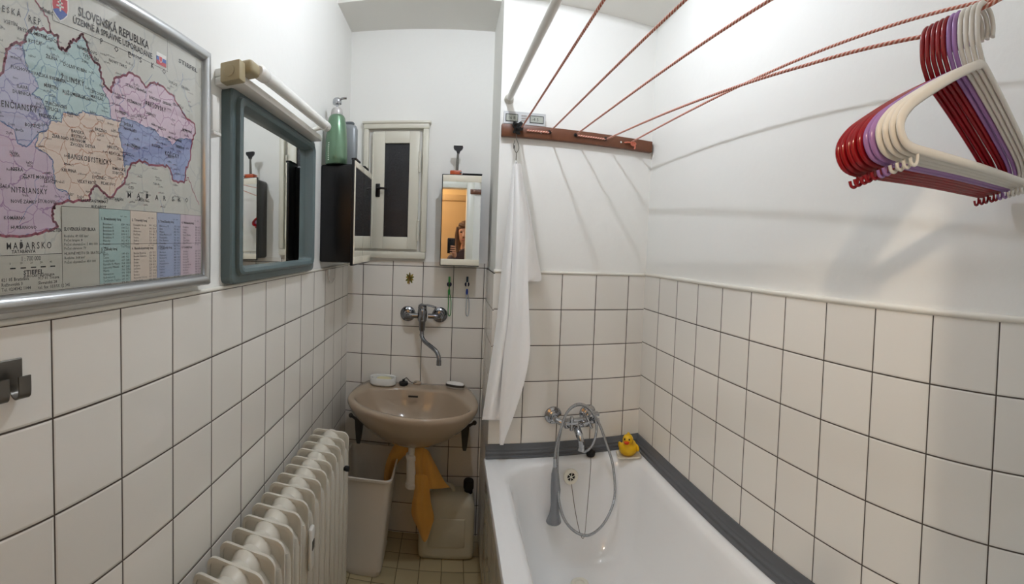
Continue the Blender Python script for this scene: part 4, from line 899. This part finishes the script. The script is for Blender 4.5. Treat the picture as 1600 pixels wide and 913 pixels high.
# shoulders running from the hub to the outer columns
for sx in (-1, 1):
    m.tube([(0, 0, RZ1 - .040), (sx * .032, 0, RZ1 - .052), (sx * .053, 0, RZ1 - .072)], [.020, .016, .0135], 12)
sec = m.build('radiator_section', RADM, rad, local=True, angle=50)
sec.location = (RXc - rad.location.x, 1.530 - rad.location.y, 0)
for k in range(1, RN):
    c = sec.copy(); COL.objects.link(c); c.location = (RXc - rad.location.x - .0004 * k, 1.530 - RS * k - rad.location.y, 0)
for yy in (1.50, .62):
    m = MB(); m.box(RXc - .05, RXc + .05, yy - .008, yy + .008, 0, RZ0 + .02, bev=.003); m.build('radiator_foot', RADM, rad)
m = MB(); m.box(-.3505, -.340, 1.070, 1.100, .585, .700, bev=.005, seg=3); m.box(-.342, -.3385, 1.076, 1.094, .64, .665, bev=.001, mi=1); m.build('heat_meter', [WHITEP, mat('meter_window', '#4a4a46', .3)], rad)
m = MB(); m.lathe([(0, 0), (.008, 0), (.009, .004), (.0105, .01), (.0095, .018), (0, .020)], Matrix.Translation((-.352, 1.475, .664)) @ Matrix.Rotation(PI / 2, 4, 'Y'), 18); m.build('black_knob', BLACKM, rad)

# ------------------------------------------------------------------ bin, jerrycan, cloth
bn = thing('waste_bin', 'tall open off-white plastic bin beside the radiator', 'bin', (-.34, 1.94, 0))
def br_(x0, x1, y0, y1, z, r=.03): return [Vector((a, b, z)) for a, b in rrect(x0, x1, y0, y1, (r,) * 4, 7)]
BZ = .470
m = MB(); m.loft([br_(-.425, -.268, 1.825, 2.045, .002), br_(-.430, -.262, 1.818, 2.052, .030), br_(-.428, -.264, 1.821, 2.050, .040), br_(-.455, -.222, 1.772, 2.085, BZ - .012), br_(-.462, -.216, 1.765, 2.092, BZ - .010), br_(-.463, -.215, 1.764, 2.093, BZ), br_(-.455, -.223, 1.772, 2.085, BZ + .001, .026), br_(-.452, -.226, 1.775, 2.082, BZ - .012, .026), br_(-.424, -.268, 1.826, 2.045, .045, .026)])
m.build('bin_body', BINP, bn, angle=35)
cn = thing('jerrycan', 'translucent beige jerrycan with black cap under the basin', 'canister', (.015, 2.03, 0))
def jr(x0, x1, y0, y1, z, r): return [Vector((a, b, z)) for a, b in rrect(x0, x1, y0, y1, (r,) * 4, 7)]
jx0, jx1, jy0, jy1 = -.112, .148, 1.968, 2.105
m = MB(); m.loft([jr(jx0 + .012, jx1 - .012, jy0 + .012, jy1 - .012, .001, .02), jr(jx0 + .002, jx1 - .002, jy0 + .002, jy1 - .002, .010, .024), jr(jx0, jx1, jy0, jy1, .03, .026), jr(jx0, jx1, jy0, jy1, .235, .026), jr(jx0 + .004, jx1 - .003, jy0 + .004, jy1 - .004, .262, .026), jr(jx0 + .022, jx1 - .014, jy0 + .018, jy1 - .018, .285, .026), jr(jx0 + .06, jx1 - .030, jy0 + .034, jy1 - .034, .298, .022)])
m.box(jx0 + .045, jx1 - .045, jy0 - .003, jy0 + .004, .065, .20, bev=.003, seg=2)
m.build('jerrycan_body', CANP, cn, angle=50)
m = MB(); m.tube(spline([(jx0 + .045, 2.037, .285), (jx0 + .06, 2.037, .318), (jx0 + .12, 2.037, .326), (jx0 + .15, 2.037, .318), (jx0 + .16, 2.037, .296)], 6), .010, 12); m.build('carry_handle', CANP, cn)
m = MB(); m.tube([(.118, 2.037, .290), (.118, 2.037, .315)], .020, 20); m.lathe([(0, .310), (.023, .310), (.0245, .314), (.0245, .345), (.021, .351), (0, .352)], Matrix.Translation((.118, 2.037, 0)), 20); m.build('black_cap', BLACKM, cn)

# orange cloth over the pipe
def sheet(mb, rows, ny=1.0, thick=.002, sub=5, wob=.0, seed=0, mi=0):
    """rows of points (each the same count) -> smooth double-sided cloth"""
    rows = [spline(r, sub) for r in rows]
    cols = list(zip(*rows)); cols = [spline(list(c), sub) for c in cols]
    G = [list(r) for r in zip(*cols)]
    nr, nc = len(G), len(G[0]); V0, V1 = [], []
    for i in range(nr):
        a, b = [], []
        for j in range(nc):
            du = G[i][min(j + 1, nc - 1)] - G[i][max(j - 1, 0)]; dv = G[min(i + 1, nr - 1)][j] - G[max(i - 1, 0)][j]
            n = du.cross(dv); n = n.normalized() if n.length > 1e-12 else Vector((0, 1, 0))
            a.append(mb.bm.verts.new(G[i][j] + n * thick / 2)); b.append(mb.bm.verts.new(G[i][j] - n * thick / 2))
        V0.append(a); V1.append(b)
    for i in range(nr - 1):
        for j in range(nc - 1):
            mb.bm.faces.new((V0[i][j], V0[i][j + 1], V0[i + 1][j + 1], V0[i + 1][j])).material_index = mi
            mb.bm.faces.new((V1[i][j], V1[i + 1][j], V1[i + 1][j + 1], V1[i][j + 1])).material_index = mi
    for i in range(nr - 1):
        mb.bm.faces.new((V0[i][0], V0[i + 1][0], V1[i + 1][0], V1[i][0])); mb.bm.faces.new((V0[i + 1][-1], V0[i][-1], V1[i][-1], V1[i + 1][-1]))
    for j in range(nc - 1):
        mb.bm.faces.new((V0[0][j + 1], V0[0][j], V1[0][j], V1[0][j + 1])); mb.bm.faces.new((V0[-1][j], V0[-1][j + 1], V1[-1][j + 1], V1[-1][j]))
def PY(u, v, y): return at('Y', y, u, v)
m = MB()
# left strand: from the pipe over to the bin rim
sheet(m, [[PY(634, 686, 1.985), PY(639, 690, 1.97), PY(644, 697, 1.96), PY(650, 704, 1.955)],
          [PY(622, 690, 1.985), PY(628, 694, 1.965), PY(634, 700, 1.955), PY(641, 708, 1.955)],
          [PY(611, 705, 1.985), PY(616, 706, 1.965), PY(622, 709, 1.96), PY(630, 714, 1.97)],
          [PY(603, 726, 1.99), PY(608, 727, 1.975), PY(613, 727, 1.98), PY(619, 728, 1.99)],
          [PY(600, 748, 2.01), PY(604, 752, 2.00), PY(609, 750, 2.005), PY(614, 746, 2.02)],
          [PY(601, 766, 2.02), PY(604, 768, 2.015), PY(607, 768, 2.02), PY(610, 766, 2.03)]], thick=.003)
# right part in front of the pipe: drapes to the right point and the long lower point
sheet(m, [[PY(650, 692, 1.915), PY(656, 696, 1.902), PY(662, 700, 1.912), PY(668, 704, 1.925), PY(671, 708, 1.94)],
          [PY(648, 715, 1.918), PY(654, 716, 1.900), PY(662, 718, 1.915), PY(671, 722, 1.905), PY(682, 730, 1.93)],
          [PY(650, 740, 1.920), PY(656, 742, 1.900), PY(663, 744, 1.918), PY(676, 748, 1.902), PY(694, 752, 1.93)],
          [PY(650, 757, 1.920), PY(656, 760, 1.898), PY(664, 763, 1.916), PY(680, 764, 1.905), PY(703, 762, 1.93)]], thick=.003)
sheet(m, [[PY(649, 742, 1.914), PY(655, 742, 1.898), PY(662, 742, 1.905), PY(668, 744, 1.912)],
          [PY(648, 765, 1.915), PY(655, 765, 1.893), PY(663, 764, 1.908), PY(671, 764, 1.905)],
          [PY(644, 788, 1.915), PY(653, 790, 1.893), PY(662, 788, 1.908), PY(673, 784, 1.905)],
          [PY(644, 806, 1.918), PY(655, 812, 1.896), PY(665, 808, 1.908), PY(678, 808, 1.910)],
          [PY(652, 824, 1.92), PY(659, 832, 1.902), PY(666, 826, 1.905), PY(674, 824, 1.912)],
          [PY(660, 843, 1.92), PY(663, 847, 1.912), PY(665, 846, 1.912), PY(668, 842, 1.915)]], thick=.003)
tag(m.build('cleaning_cloth', ORANGEC, loc=(-.12, 1.93, .5), angle=80), 'orange cleaning cloth draped over the waste pipe under the basin', 'cloth')

# ------------------------------------------------------------------ drying rail, ropes, pole, clock
rl = thing('drying_rail', 'brown wooden rail on the wall above the bathtub holding ropes', 'rail', (.51, BY, 1.93))
r0, r1 = .186, RX - .004
m = MB(); m.box(r0, r1, BY - .022, BY + PW, 1.904, 1.952, bev=.003); m.build('rail_board', WOODR, rl)
RXS = [.262, .382, .492, .622, .738]; ZRP = 1.935
for xx in (.345, .690):
    m = MB(); m.ball((xx, BY - .0225, 1.928), (.004, .002, .004), 10); m.build('screw', WHITEP, rl)
for xx in RXS[1:4]:
    m = MB(); m.tube([(xx - .003, BY - .02, 1.932), (xx - .003, BY - .036, 1.932)], .0045, 10); m.lathe([(0, 0), (.008, 0), (.008, .003), (0, .004)], Matrix.Translation((xx - .003, BY - .022, 1.932)) @ toroom, 14); m.build('rope_eye', BLACKM, rl)
rb = thing('drying_rail', 'brown wooden rail by the white door frame, seen in small mirror', 'rail', (.5, FY, 1.96))
m = MB(); m.box(.165, RX - .004, FY, FY + .024, 1.945, 1.99, bev=.003); m.build('rail_board', WOODR, rb)
# ropes
ROPE = bpy.data.materials.new('rope_red_white'); ROPE.use_nodes = True; nt = ROPE.node_tree; b = nt.nodes['Principled BSDF']; b.inputs['Roughness'].default_value = .7
tc = nt.nodes.new('ShaderNodeTexCoord'); sx = nt.nodes.new('ShaderNodeSeparateXYZ'); nt.links.new(tc.outputs['UV'], sx.inputs[0])
a1 = nt.nodes.new('ShaderNodeMath'); a1.operation = 'MULTIPLY_ADD'; a1.inputs[1].default_value = 95; nt.links.new(sx.outputs[0], a1.inputs[0])
a0 = nt.nodes.new('ShaderNodeMath'); a0.operation = 'MULTIPLY'; a0.inputs[1].default_value = 2.0; nt.links.new(sx.outputs[1], a0.inputs[0]); nt.links.new(a0.outputs[0], a1.inputs[2])
a2 = nt.nodes.new('ShaderNodeMath'); a2.operation = 'PINGPONG'; a2.inputs[1].default_value = .5; nt.links.new(a1.outputs[0], a2.inputs[0])
rmp = nt.nodes.new('ShaderNodeMapRange'); rmp.inputs[1].default_value = .12; rmp.inputs[2].default_value = .32; nt.links.new(a2.outputs[0], rmp.inputs[0])
mx = nt.nodes.new('ShaderNodeMix'); mx.data_type = 'RGBA'; mx.inputs[6].default_value = lin('#e3c3b4'); mx.inputs[7].default_value = lin('#c0664f'); nt.links.new(rmp.outputs[0], mx.inputs[0]); nt.links.new(mx.outputs[2], b.inputs['Base Color'])
bp = nt.nodes.new('ShaderNodeBump'); bp.inputs['Distance'].default_value = .002; nt.links.new(a2.outputs[0], bp.inputs['Height']); nt.links.new(bp.outputs[0], b.inputs['Normal'])
HX, HY0, HZ = .618, .330, 1.836
ends = [(.274, 1.962), (.418, 1.962), (.542, 1.962), (.60, 1.985), (.792, 1.985)]
rl_lab = ['red and white rope nearest the pole, running over the tub', 'red and white rope second from the pole above the tub', 'red and white middle rope of the five above the tub', 'sagging red and white rope that carries the hangers', 'red and white rope nearest the right wall']
for i, (x0, (x1, z1)) in enumerate(zip(RXS, ends)):
    if i == 3: pts = [(x0, BY - .030, 1.930), (.6215, 1.2, 1.895), (HX + .002, .62, 1.853), (HX, HY0 + .03, HZ + .004), (HX, HY0 - .09, HZ + .034), (x1, FY + .028, z1)]
    elif i == 4: pts = [(x0, BY - .030, 1.935), (.742, 1.2, 1.944), (.735, .34, 1.953), (x1 - .04, FY + .028, z1)]
    else:
        pts = [(x0, BY - .030, ZRP)] + [(x0 + (x1 - x0) * t_, BY - .03 + (FY + .028 - BY + .03) * t_, ZRP + (z1 - ZRP) * t_ - .012 * math.sin(PI * t_)) for t_ in (.25, .5, .75)] + [(x1, FY + .028, z1)]
    m = MB(); m.tube(spline(pts, 10) if i != 3 else [p for p in pts], .0032, 10)
    tag(m.build('clothes_rope', ROPE, loc=(x0, BY - .03, 1.93)), rl_lab[i], 'rope', 'drying ropes above the bathtub')
# horizontal runs of the rope on the rail and the end knot
for a, b_ in ((.285, .378), (.495, .618)):
    m = MB(); m.tube([(a, BY - .0275, 1.930), (b_, BY - .0275, 1.929)], .0038, 10)
    tag(m.build('rope_run', ROPE, loc=(a, BY - .03, 1.93)), 'short rope run along the brown rail, %s' % ('next to the black knot' if a < .4 else 'right of the middle rope'), 'rope', 'rope runs on the rail')
m = MB(); kx = .738; rg = random.Random(2)
m.tube(spline([(kx + .006 + rg.uniform(-.012, .012), BY - .032 + rg.uniform(-.006, .004), 1.928 + rg.uniform(-.012, .010)) for _ in range(9)], 6), .0032, 8)
m.tube(spline([(kx - .035, BY - .027, 1.927), (kx - .018, BY - .030, 1.930), (kx, BY - .031, 1.929)], 4), .003, 8); m.tube(spline([(kx + .004, BY - .034, 1.926), (kx + .012, BY - .036, 1.914), (kx + .009, BY - .036, 1.903)], 4), .003, 8)
tag(m.build('rope_knot', mat('rope_salmon', '#c9735c', .7), loc=(kx, BY - .03, 1.93)), 'salmon rope knot near the right end of the brown rail', 'knot')
# black knot with hook
t = thing('black_cord_knot', 'black cord knot on the rail with a wire hook below', 'knot', (.245, BY - .03, 1.93))
m = MB(); rg = random.Random(9); kk = Vector((.246, BY - .038, 1.932))
m.tube(spline([kk + Vector((rg.uniform(-.021, .021), rg.uniform(-.009, .012), rg.uniform(-.024, .028))) for _ in range(16)], 5), .0052, 8); m.build('knot', BLACKM, t)
m = MB(); z0 = kk.z - .02
m.tube(spline([(kk.x - .004, kk.y, z0), (kk.x - .002, kk.y, z0 - .02), (kk.x + .006, kk.y, z0 - .042), (kk.x + .008, kk.y, z0 - .060), (kk.x, kk.y, z0 - .075), (kk.x - .009, kk.y, z0 - .062), (kk.x - .012, kk.y, z0 - .045), (kk.x - .008, kk.y, z0 - .028)], 5), .0014, 8)
m.tube([(kk.x, kk.y, z0 - .074), (kk.x - .001, kk.y, z0 - .118)], .0014, 8); m.build('wire_hook', STEEL, t)
m = MB(); m.box(kk.x - .013, kk.x - .008, kk.y - .003, kk.y + .003, z0 - .060, z0 - .047, bev=.001); m.build('clip', BLACK, t)
# shower curtain pole
pole = thing('curtain_pole', 'thick white pole running from the bath wall overhead', 'pole', (.214, BY, 2.055))
m = MB(); m.tube([(.2145, BY - .012, 2.056), (.2345, 1.05, 2.062), (.262, FY, 2.066)], .0125, 20); m.build('pole_rod', WHITEP, pole)
m = MB(); m.lathe([(0, 0), (.019, 0), (.019, .006), (.016, .016), (.013, .024), (0, .024)], Matrix.Translation((.214, BY + PW, 2.056)) @ toroom, 20); m.build('pole_flange', mat('flange', '#c9c5ba', .4), pole)
# thermometer-clock on the rail
t = thing('digital_clock', 'small white digital clock resting on the brown rail', 'clock', (.277, BY - .012, 1.952))
m = MB(); m.box(.192, .362, BY - .020, BY - .002, 1.9525, 2.003, bev=.004, seg=3); m.build('case', mat('clock_white', '#dcdcda', .3), t)
m = MB(); m.box(.1925, .3615, BY - .0205, BY - .0195, 1.9535, 2.002); m.build('silver_rim', mat('silver_face', '#c3c5c6', .35, metal=.4), t)
LCD = mat('lcd', '#a9ada4', .3); LCDI = mat('lcd_ink', '#3a3d3b', .5)
for xa, xb_, tx in ((.203, .247, '16 8'), (.300, .351, '-4 5')):
    m = MB(); m.box(xa - .003, xb_ + .003, BY - .0215, BY - .0205, 1.962, 1.992, mi=1); m.box(xa, xb_, BY - .0222, BY - .0215, 1.965, 1.989); 
    text_into(m, tx, .017, lambda a, b: Vector((xa + .006 + a, BY - .0225, 1.971 + b)), 1, res=2)
    m.build('display', [LCD, LCDI], t, normals=False)
m = MB()
for k in range(3): m.box(.263, .285, BY - .0222, BY - .0205, 1.966 + k * .010, 1.971 + k * .010, bev=.0008)
m.build('buttons', mat('button_grey', '#a7a29e', .4), t)

# ------------------------------------------------------------------ towel
m = MB()
def rowpts(us, v, ys): return [at('Y', y, u, v) for u, y in zip(us, ys)]
# rear-left fold
sheet(m, [rowpts((803, 805, 807, 809), 258, (1.724, 1.715, 1.715, 1.724)), rowpts((799, 803, 807, 812), 285, (1.728, 1.708, 1.722, 1.715)), rowpts((794, 800, 806, 814), 340, (1.735, 1.700, 1.722, 1.708)),
          rowpts((785, 795, 804, 814), 420, (1.738, 1.695, 1.728, 1.705)), rowpts((776, 788, 799, 812), 510, (1.738, 1.692, 1.728, 1.702)), rowpts((764, 776, 787, 800), 590, (1.720, 1.690, 1.722, 1.705)), rowpts((755, 765, 776, 788), 650, (1.712, 1.688, 1.715, 1.70)), rowpts((754, 764, 775, 787), 656, (1.712, 1.688, 1.715, 1.70))], thick=.007)
# front fold down to the lowest corner
sheet(m, [rowpts((804, 807, 810, 813), 256, (1.712, 1.700, 1.706, 1.716)), rowpts((804, 808, 813, 818), 290, (1.706, 1.690, 1.708, 1.712)), rowpts((803, 810, 818, 825), 350, (1.700, 1.682, 1.706, 1.710)),
          rowpts((800, 808, 817, 825), 430, (1.698, 1.678, 1.706, 1.704)), rowpts((795, 805, 816, 827), 500, (1.696, 1.676, 1.704, 1.700)), rowpts((789, 800, 814, 828), 545, (1.694, 1.676, 1.700, 1.698)),
          rowpts((785, 794, 807, 821), 590, (1.692, 1.676, 1.696, 1.694)), rowpts((782, 788, 796, 806), 640, (1.690, 1.680, 1.692, 1.692)), rowpts((781, 783, 786, 789), 685, (1.690, 1.685, 1.688, 1.690)), rowpts((782, 783, 784, 786), 695, (1.690, 1.687, 1.688, 1.690))], thick=.007)
# right-hand flap
sheet(m, [rowpts((807, 809, 811, 813), 258, (1.722, 1.716, 1.718, 1.722)), rowpts((810, 814, 818, 821), 300, (1.728, 1.712, 1.724, 1.722)), rowpts((812, 820, 827, 832), 355, (1.732, 1.712, 1.728, 1.724)),
          rowpts((812, 823, 832, 841), 405, (1.735, 1.714, 1.73, 1.728)), rowpts((812, 823, 835, 846), 434, (1.735, 1.716, 1.73, 1.728)), rowpts((812, 820, 828, 843), 440, (1.735, 1.718, 1.73, 1.728))], thick=.006)
m.tube(spline([at('Y', 1.716, 806, 262), at('Y', 1.712, 805, 256), at('Y', 1.71, 806, 251), at('Y', 1.712, 808, 256), at('Y', 1.716, 808, 262)], 4), .002, 8)
tag(m.build('white_towel', TERRY, loc=tuple(at('Y', 1.70, 800, 400)), angle=80), 'white terry towel hanging from the black knot hook', 'towel')

# ------------------------------------------------------------------ hangers
def make_hanger(nm, M, label):
    r = thing('clothes_hanger', label, 'hanger', (0, 0, 0), 'plastic hangers on the sagging rope')
    m = MB(); zc = .0082   # centre line of the hook over the rope
    hook = [(.026, -.030), (.027, -.012), (.020, .002), (.008, zc), (-.006, zc - .001), (-.016, -.006), (-.019, -.024), (-.017, -.050), (-.008, -.068), (0, -.080)]
    hook[3] = (.006, zc); m.tube(spline([(a, 0, b) for a, b in hook], 5), .0042, 12, ref=(0, 1, 0)); hk_ = m.build('hook', M, r, local=True)
    m = MB()
    half = [(0, -.083), (.018, -.090), (.08, -.128), (.145, -.172), (.170, -.192), (.184, -.212), (.181, -.230), (.165, -.240), (.12, -.241), (0, -.240)]
    full = [(-a, b) for a, b in half[:0:-1]]
    loop = [(a, 0, b) for a, b in half] + [(-a, 0, b) for a, b in half[-2:0:-1]]
    m.tube(spline(loop, 5, closed=True), .0056, 12, ref=(0, 1, 0), flat=(.76, 1.15), closed=True)
    m.build('hanger_body', M, r, local=True)
    for sx in (-1, 1):
        m = MB(); x = sx * .152
        m.tube(spline([(x, 0, -.243), (x, 0, -.254), (x - .004, 0, -.261), (x - .011, 0, -.261), (x - .014, 0, -.254)], 4), .0024, 8); m.build('skirt_hook', M, r, local=True)
    return r
protos = {}
seq = [('red', RED)] * 5 + [('lilac', PURPLE)] * 2 + [('ivory', IVORY)] * 4
LBL = ['farthest of the red hangers, at the back of the row', 'second red hanger from the back of the row', 'middle one of the five red hangers', 'fourth red hanger from the back of the row', 'red hanger touching the first lilac one', 'lilac hanger next to the red ones', 'lilac hanger next to the ivory ones', 'ivory hanger touching the lilac hanger', 'second ivory hanger from the lilac ones', 'second nearest ivory hanger of the row', 'nearest ivory hanger at the front of the row']
for k, (nm, M) in enumerate(seq):
    if nm not in protos: o = protos[nm] = make_hanger(nm, M, LBL[k])
    else: o = copy_tree(protos[nm])
    o['label'] = LBL[k] + ' on the rope' if k in (2, 5, 6) else LBL[k]
    y = HY0 + .012 - .0092 * k; z = HZ + .004 + .25 * (HY0 + .03 - y)
    o.location = (HX, y, z - .0045 + .0000); o.rotation_euler = (0, math.radians(-3.4), math.radians((-12, -12.6, -12.3, -13.2, -12.6, -12.2, -12.6, -12.2, -11.8, -11.6, -11.2)[k]))

# ------------------------------------------------------------------ the photographer, seen in the small mirror
SKIN = mat('skin', '#c08a6c', .5); HAIR = mat('hair_brown', '#5a3b24', .6, bump=.6, bscale=120); SHIRT = mat('shirt_dark', '#4a3a3c', .8); TROU = mat('trousers_navy', '#23283a', .8)
pr_ = thing('person', 'person in a dark top holding up a phone, seen in the small mirror', 'person', (.20, -.40, 0))
def skin(name, J, E, M, parent, root=0, sub=2):
    me = bpy.data.meshes.new(name); off = wloc(parent); me.from_pydata([Vector(j[0]) - off for j in J], E, []); me.materials.append(M)
    o = bpy.data.objects.new(name, me); COL.objects.link(o); o.parent = parent
    md = o.modifiers.new('skin', 'SKIN'); md.use_smooth_shade = True
    for i, j in enumerate(J):
        v = me.skin_vertices[0].data[i]; v.radius = j[1] if isinstance(j[1], tuple) else (j[1], j[1]); v.use_root = (i == root)
    o.modifiers.new('sub', 'SUBSURF').levels = sub; o.modifiers['sub'].render_levels = sub
    return o
bxp, byp = .158, -.38
J = [((bxp, byp, .93), (.15, .10)), ((bxp, byp, 1.10), (.125, .085)), ((bxp, byp, 1.28), (.145, .09)), ((bxp, byp, 1.36), (.10, .07)), ((bxp - .005, byp + .01, 1.42), .045), ((bxp - .01, byp + .015, 1.48), .045),
     ((bxp - .165, byp, 1.33), .05), ((bxp - .165, byp + .06, 1.12), .04), ((bxp - .125, byp + .20, 1.22), .032), ((bxp - .121, byp + .315, 1.355), .022),
     ((bxp + .165, byp, 1.33), .05), ((bxp + .20, byp - .01, 1.08), .04), ((bxp + .19, byp + .03, .86), .03), ((bxp + .19, byp + .05, .80), .025),
     ((bxp - .09, byp, .85), .085), ((bxp - .10, byp + .01, .48), .058), ((bxp - .10, byp - .01, .08), .040), ((bxp - .10, byp + .10, .03), .030),
     ((bxp + .09, byp, .85), .085), ((bxp + .10, byp + .01, .48), .058), ((bxp + .10, byp - .01, .08), .040), ((bxp + .10, byp + .10, .03), .030)]
E = [(0, 1), (1, 2), (2, 3), (3, 4), (4, 5), (3, 6), (6, 7), (7, 8), (8, 9), (3, 10), (10, 11), (11, 12), (12, 13), (0, 14), (14, 15), (15, 16), (16, 17), (0, 18), (18, 19), (19, 20), (20, 21)]
skin('body', J, E, SHIRT, pr_)
hc = Vector((bxp - .015, byp + .02, 1.585))
m = MB(); HM = Matrix.Translation(hc) @ Matrix.Rotation(math.radians(12), 4, 'Z')
def H(x, y, z): return HM @ Vector((x, y, z))
rr = []
for (z, rx, ry, yo) in ((-.118, .012, .012, .045), (-.110, .032, .030, .035), (-.090, .050, .060, .018), (-.060, .062, .080, .004), (-.02, .071, .090, 0), (.02, .075, .095, -.002), (.06, .072, .092, -.005), (.09, .058, .074, -.006), (.108, .036, .046, -.006), (.116, .010, .012, -.006)):
    rr.append([H(rx * math.cos(2 * PI * j / 24), yo + ry * math.sin(2 * PI * j / 24), z) for j in range(24)])
m.loft(rr)
m.tube([H(0, .090, .012), H(0, .104, -.012), H(0, .112, -.030), H(0, .094, -.040)], [.008, .010, .014, .008], 12)
for s_ in (-1, 1): m.ball(H(s_ * .074, -.005, -.015), (.008, .020, .030), 10); m.ball(H(s_ * .030, .083, .022), (.017, .008, .006), 10)
m.tube([H(0, -.02, -.16), H(0, -.015, -.07)], [.052, .050], 16)
m.build('head', SKIN, pr_, angle=70)
for s_ in (-1, 1):
    m = MB(); m.ball(H(s_ * .030, .086, .008), (.012, .007, .007), 10); m.build('eye', mat('eye_dark', '#2d221c', .2), pr_)
m = MB(); m.tube(spline([H(-.024, .083, -.068), H(0, .092, -.066), H(.024, .083, -.068)], 4), .005, 8); m.build('mouth', mat('lips', '#a35a55', .5), pr_)
m = MB(); rr = []
for (z, rx, ry, yo) in ((-.20, .070, .040, -.055), (-.12, .086, .060, -.045), (-.04, .090, .085, -.030), (.02, .090, .094, -.022), (.05, .087, .104, -.010), (.09, .072, .090, -.008), (.118, .045, .055, -.008), (.128, .012, .014, -.008)):
    rr.append([H(rx * math.cos(2 * PI * j / 28), yo + ry * math.sin(2 * PI * j / 28), z) for j in range(28)])
m.loft(rr); m.tube(spline([H(-.05, .060, .085), H(0, .092, .066), H(.05, .070, .05)], 5), [.018] * 11, 12)
for s_ in (-1, 1): m.tube(spline([H(s_ * .072, .035, .06), H(s_ * .086, .030, -.02), H(s_ * .082, .035, -.11), H(s_ * .07, .05, -.19)], 5), [.018] * 8 + [.016] * 8, 12)
m.build('hair', HAIR, pr_, angle=70)
# right hand holding the phone from below
ph = thing('mobile_phone', 'dark mobile phone held up by the person in the mirror', 'phone', (0, -.01, 1.36))
m = MB(); m.box(-.034, .036, -.046, -.038, 1.385, 1.528, bev=.006, seg=3); m.build('phone_body', BLACK, ph)
m = MB(); m.lathe([(0, 0), (.007, 0), (.007, .0015), (0, .0018)], Matrix.Translation((0.012, -.038, 1.508)) @ Matrix.Rotation(-PI / 2, 4, 'X'), 16); m.lathe([(0, 0), (.007, 0), (.007, .0015), (0, .0018)], Matrix.Translation((-.010, -.038, 1.508)) @ Matrix.Rotation(-PI / 2, 4, 'X'), 16); m.build('lens', mat('lens_dark', '#20242c', .05), ph)
wr = Vector((bxp - .121, byp + .315, 1.355))
J = [(wr + Vector((0, -.01, -.01)), .024), (wr + Vector((-.006, .008, .030)), (.022, .034)), (wr + Vector((-.010, .010, .065)), (.016, .036))]
skin('palm', J, [(0, 1), (1, 2)], SKIN, pr_)
for k in range(4):
    b0 = wr + Vector((.004 - .0, .022, .030 + .020 * k)); b1 = b0 + Vector((-.004, .012 - .001 * k, .004)); b2 = b1 + Vector((-.026 - .002 * k, .006, .003)); b3 = b2 + Vector((-.022 + .003 * k, -.001, .001))
    skin('finger', [(b0, .0085), (b1, .0085), (b2, .0075), (b3, .0062)], [(0, 1), (1, 2), (2, 3)], SKIN, pr_, sub=1)
b0 = wr + Vector((-.022, -.004, .03)); skin('thumb', [(b0, .010), (b0 + Vector((-.022, -.012, .022)), .0095), (b0 + Vector((-.034, -.012, .048)), .008)], [(0, 1), (1, 2)], SKIN, pr_, sub=1)
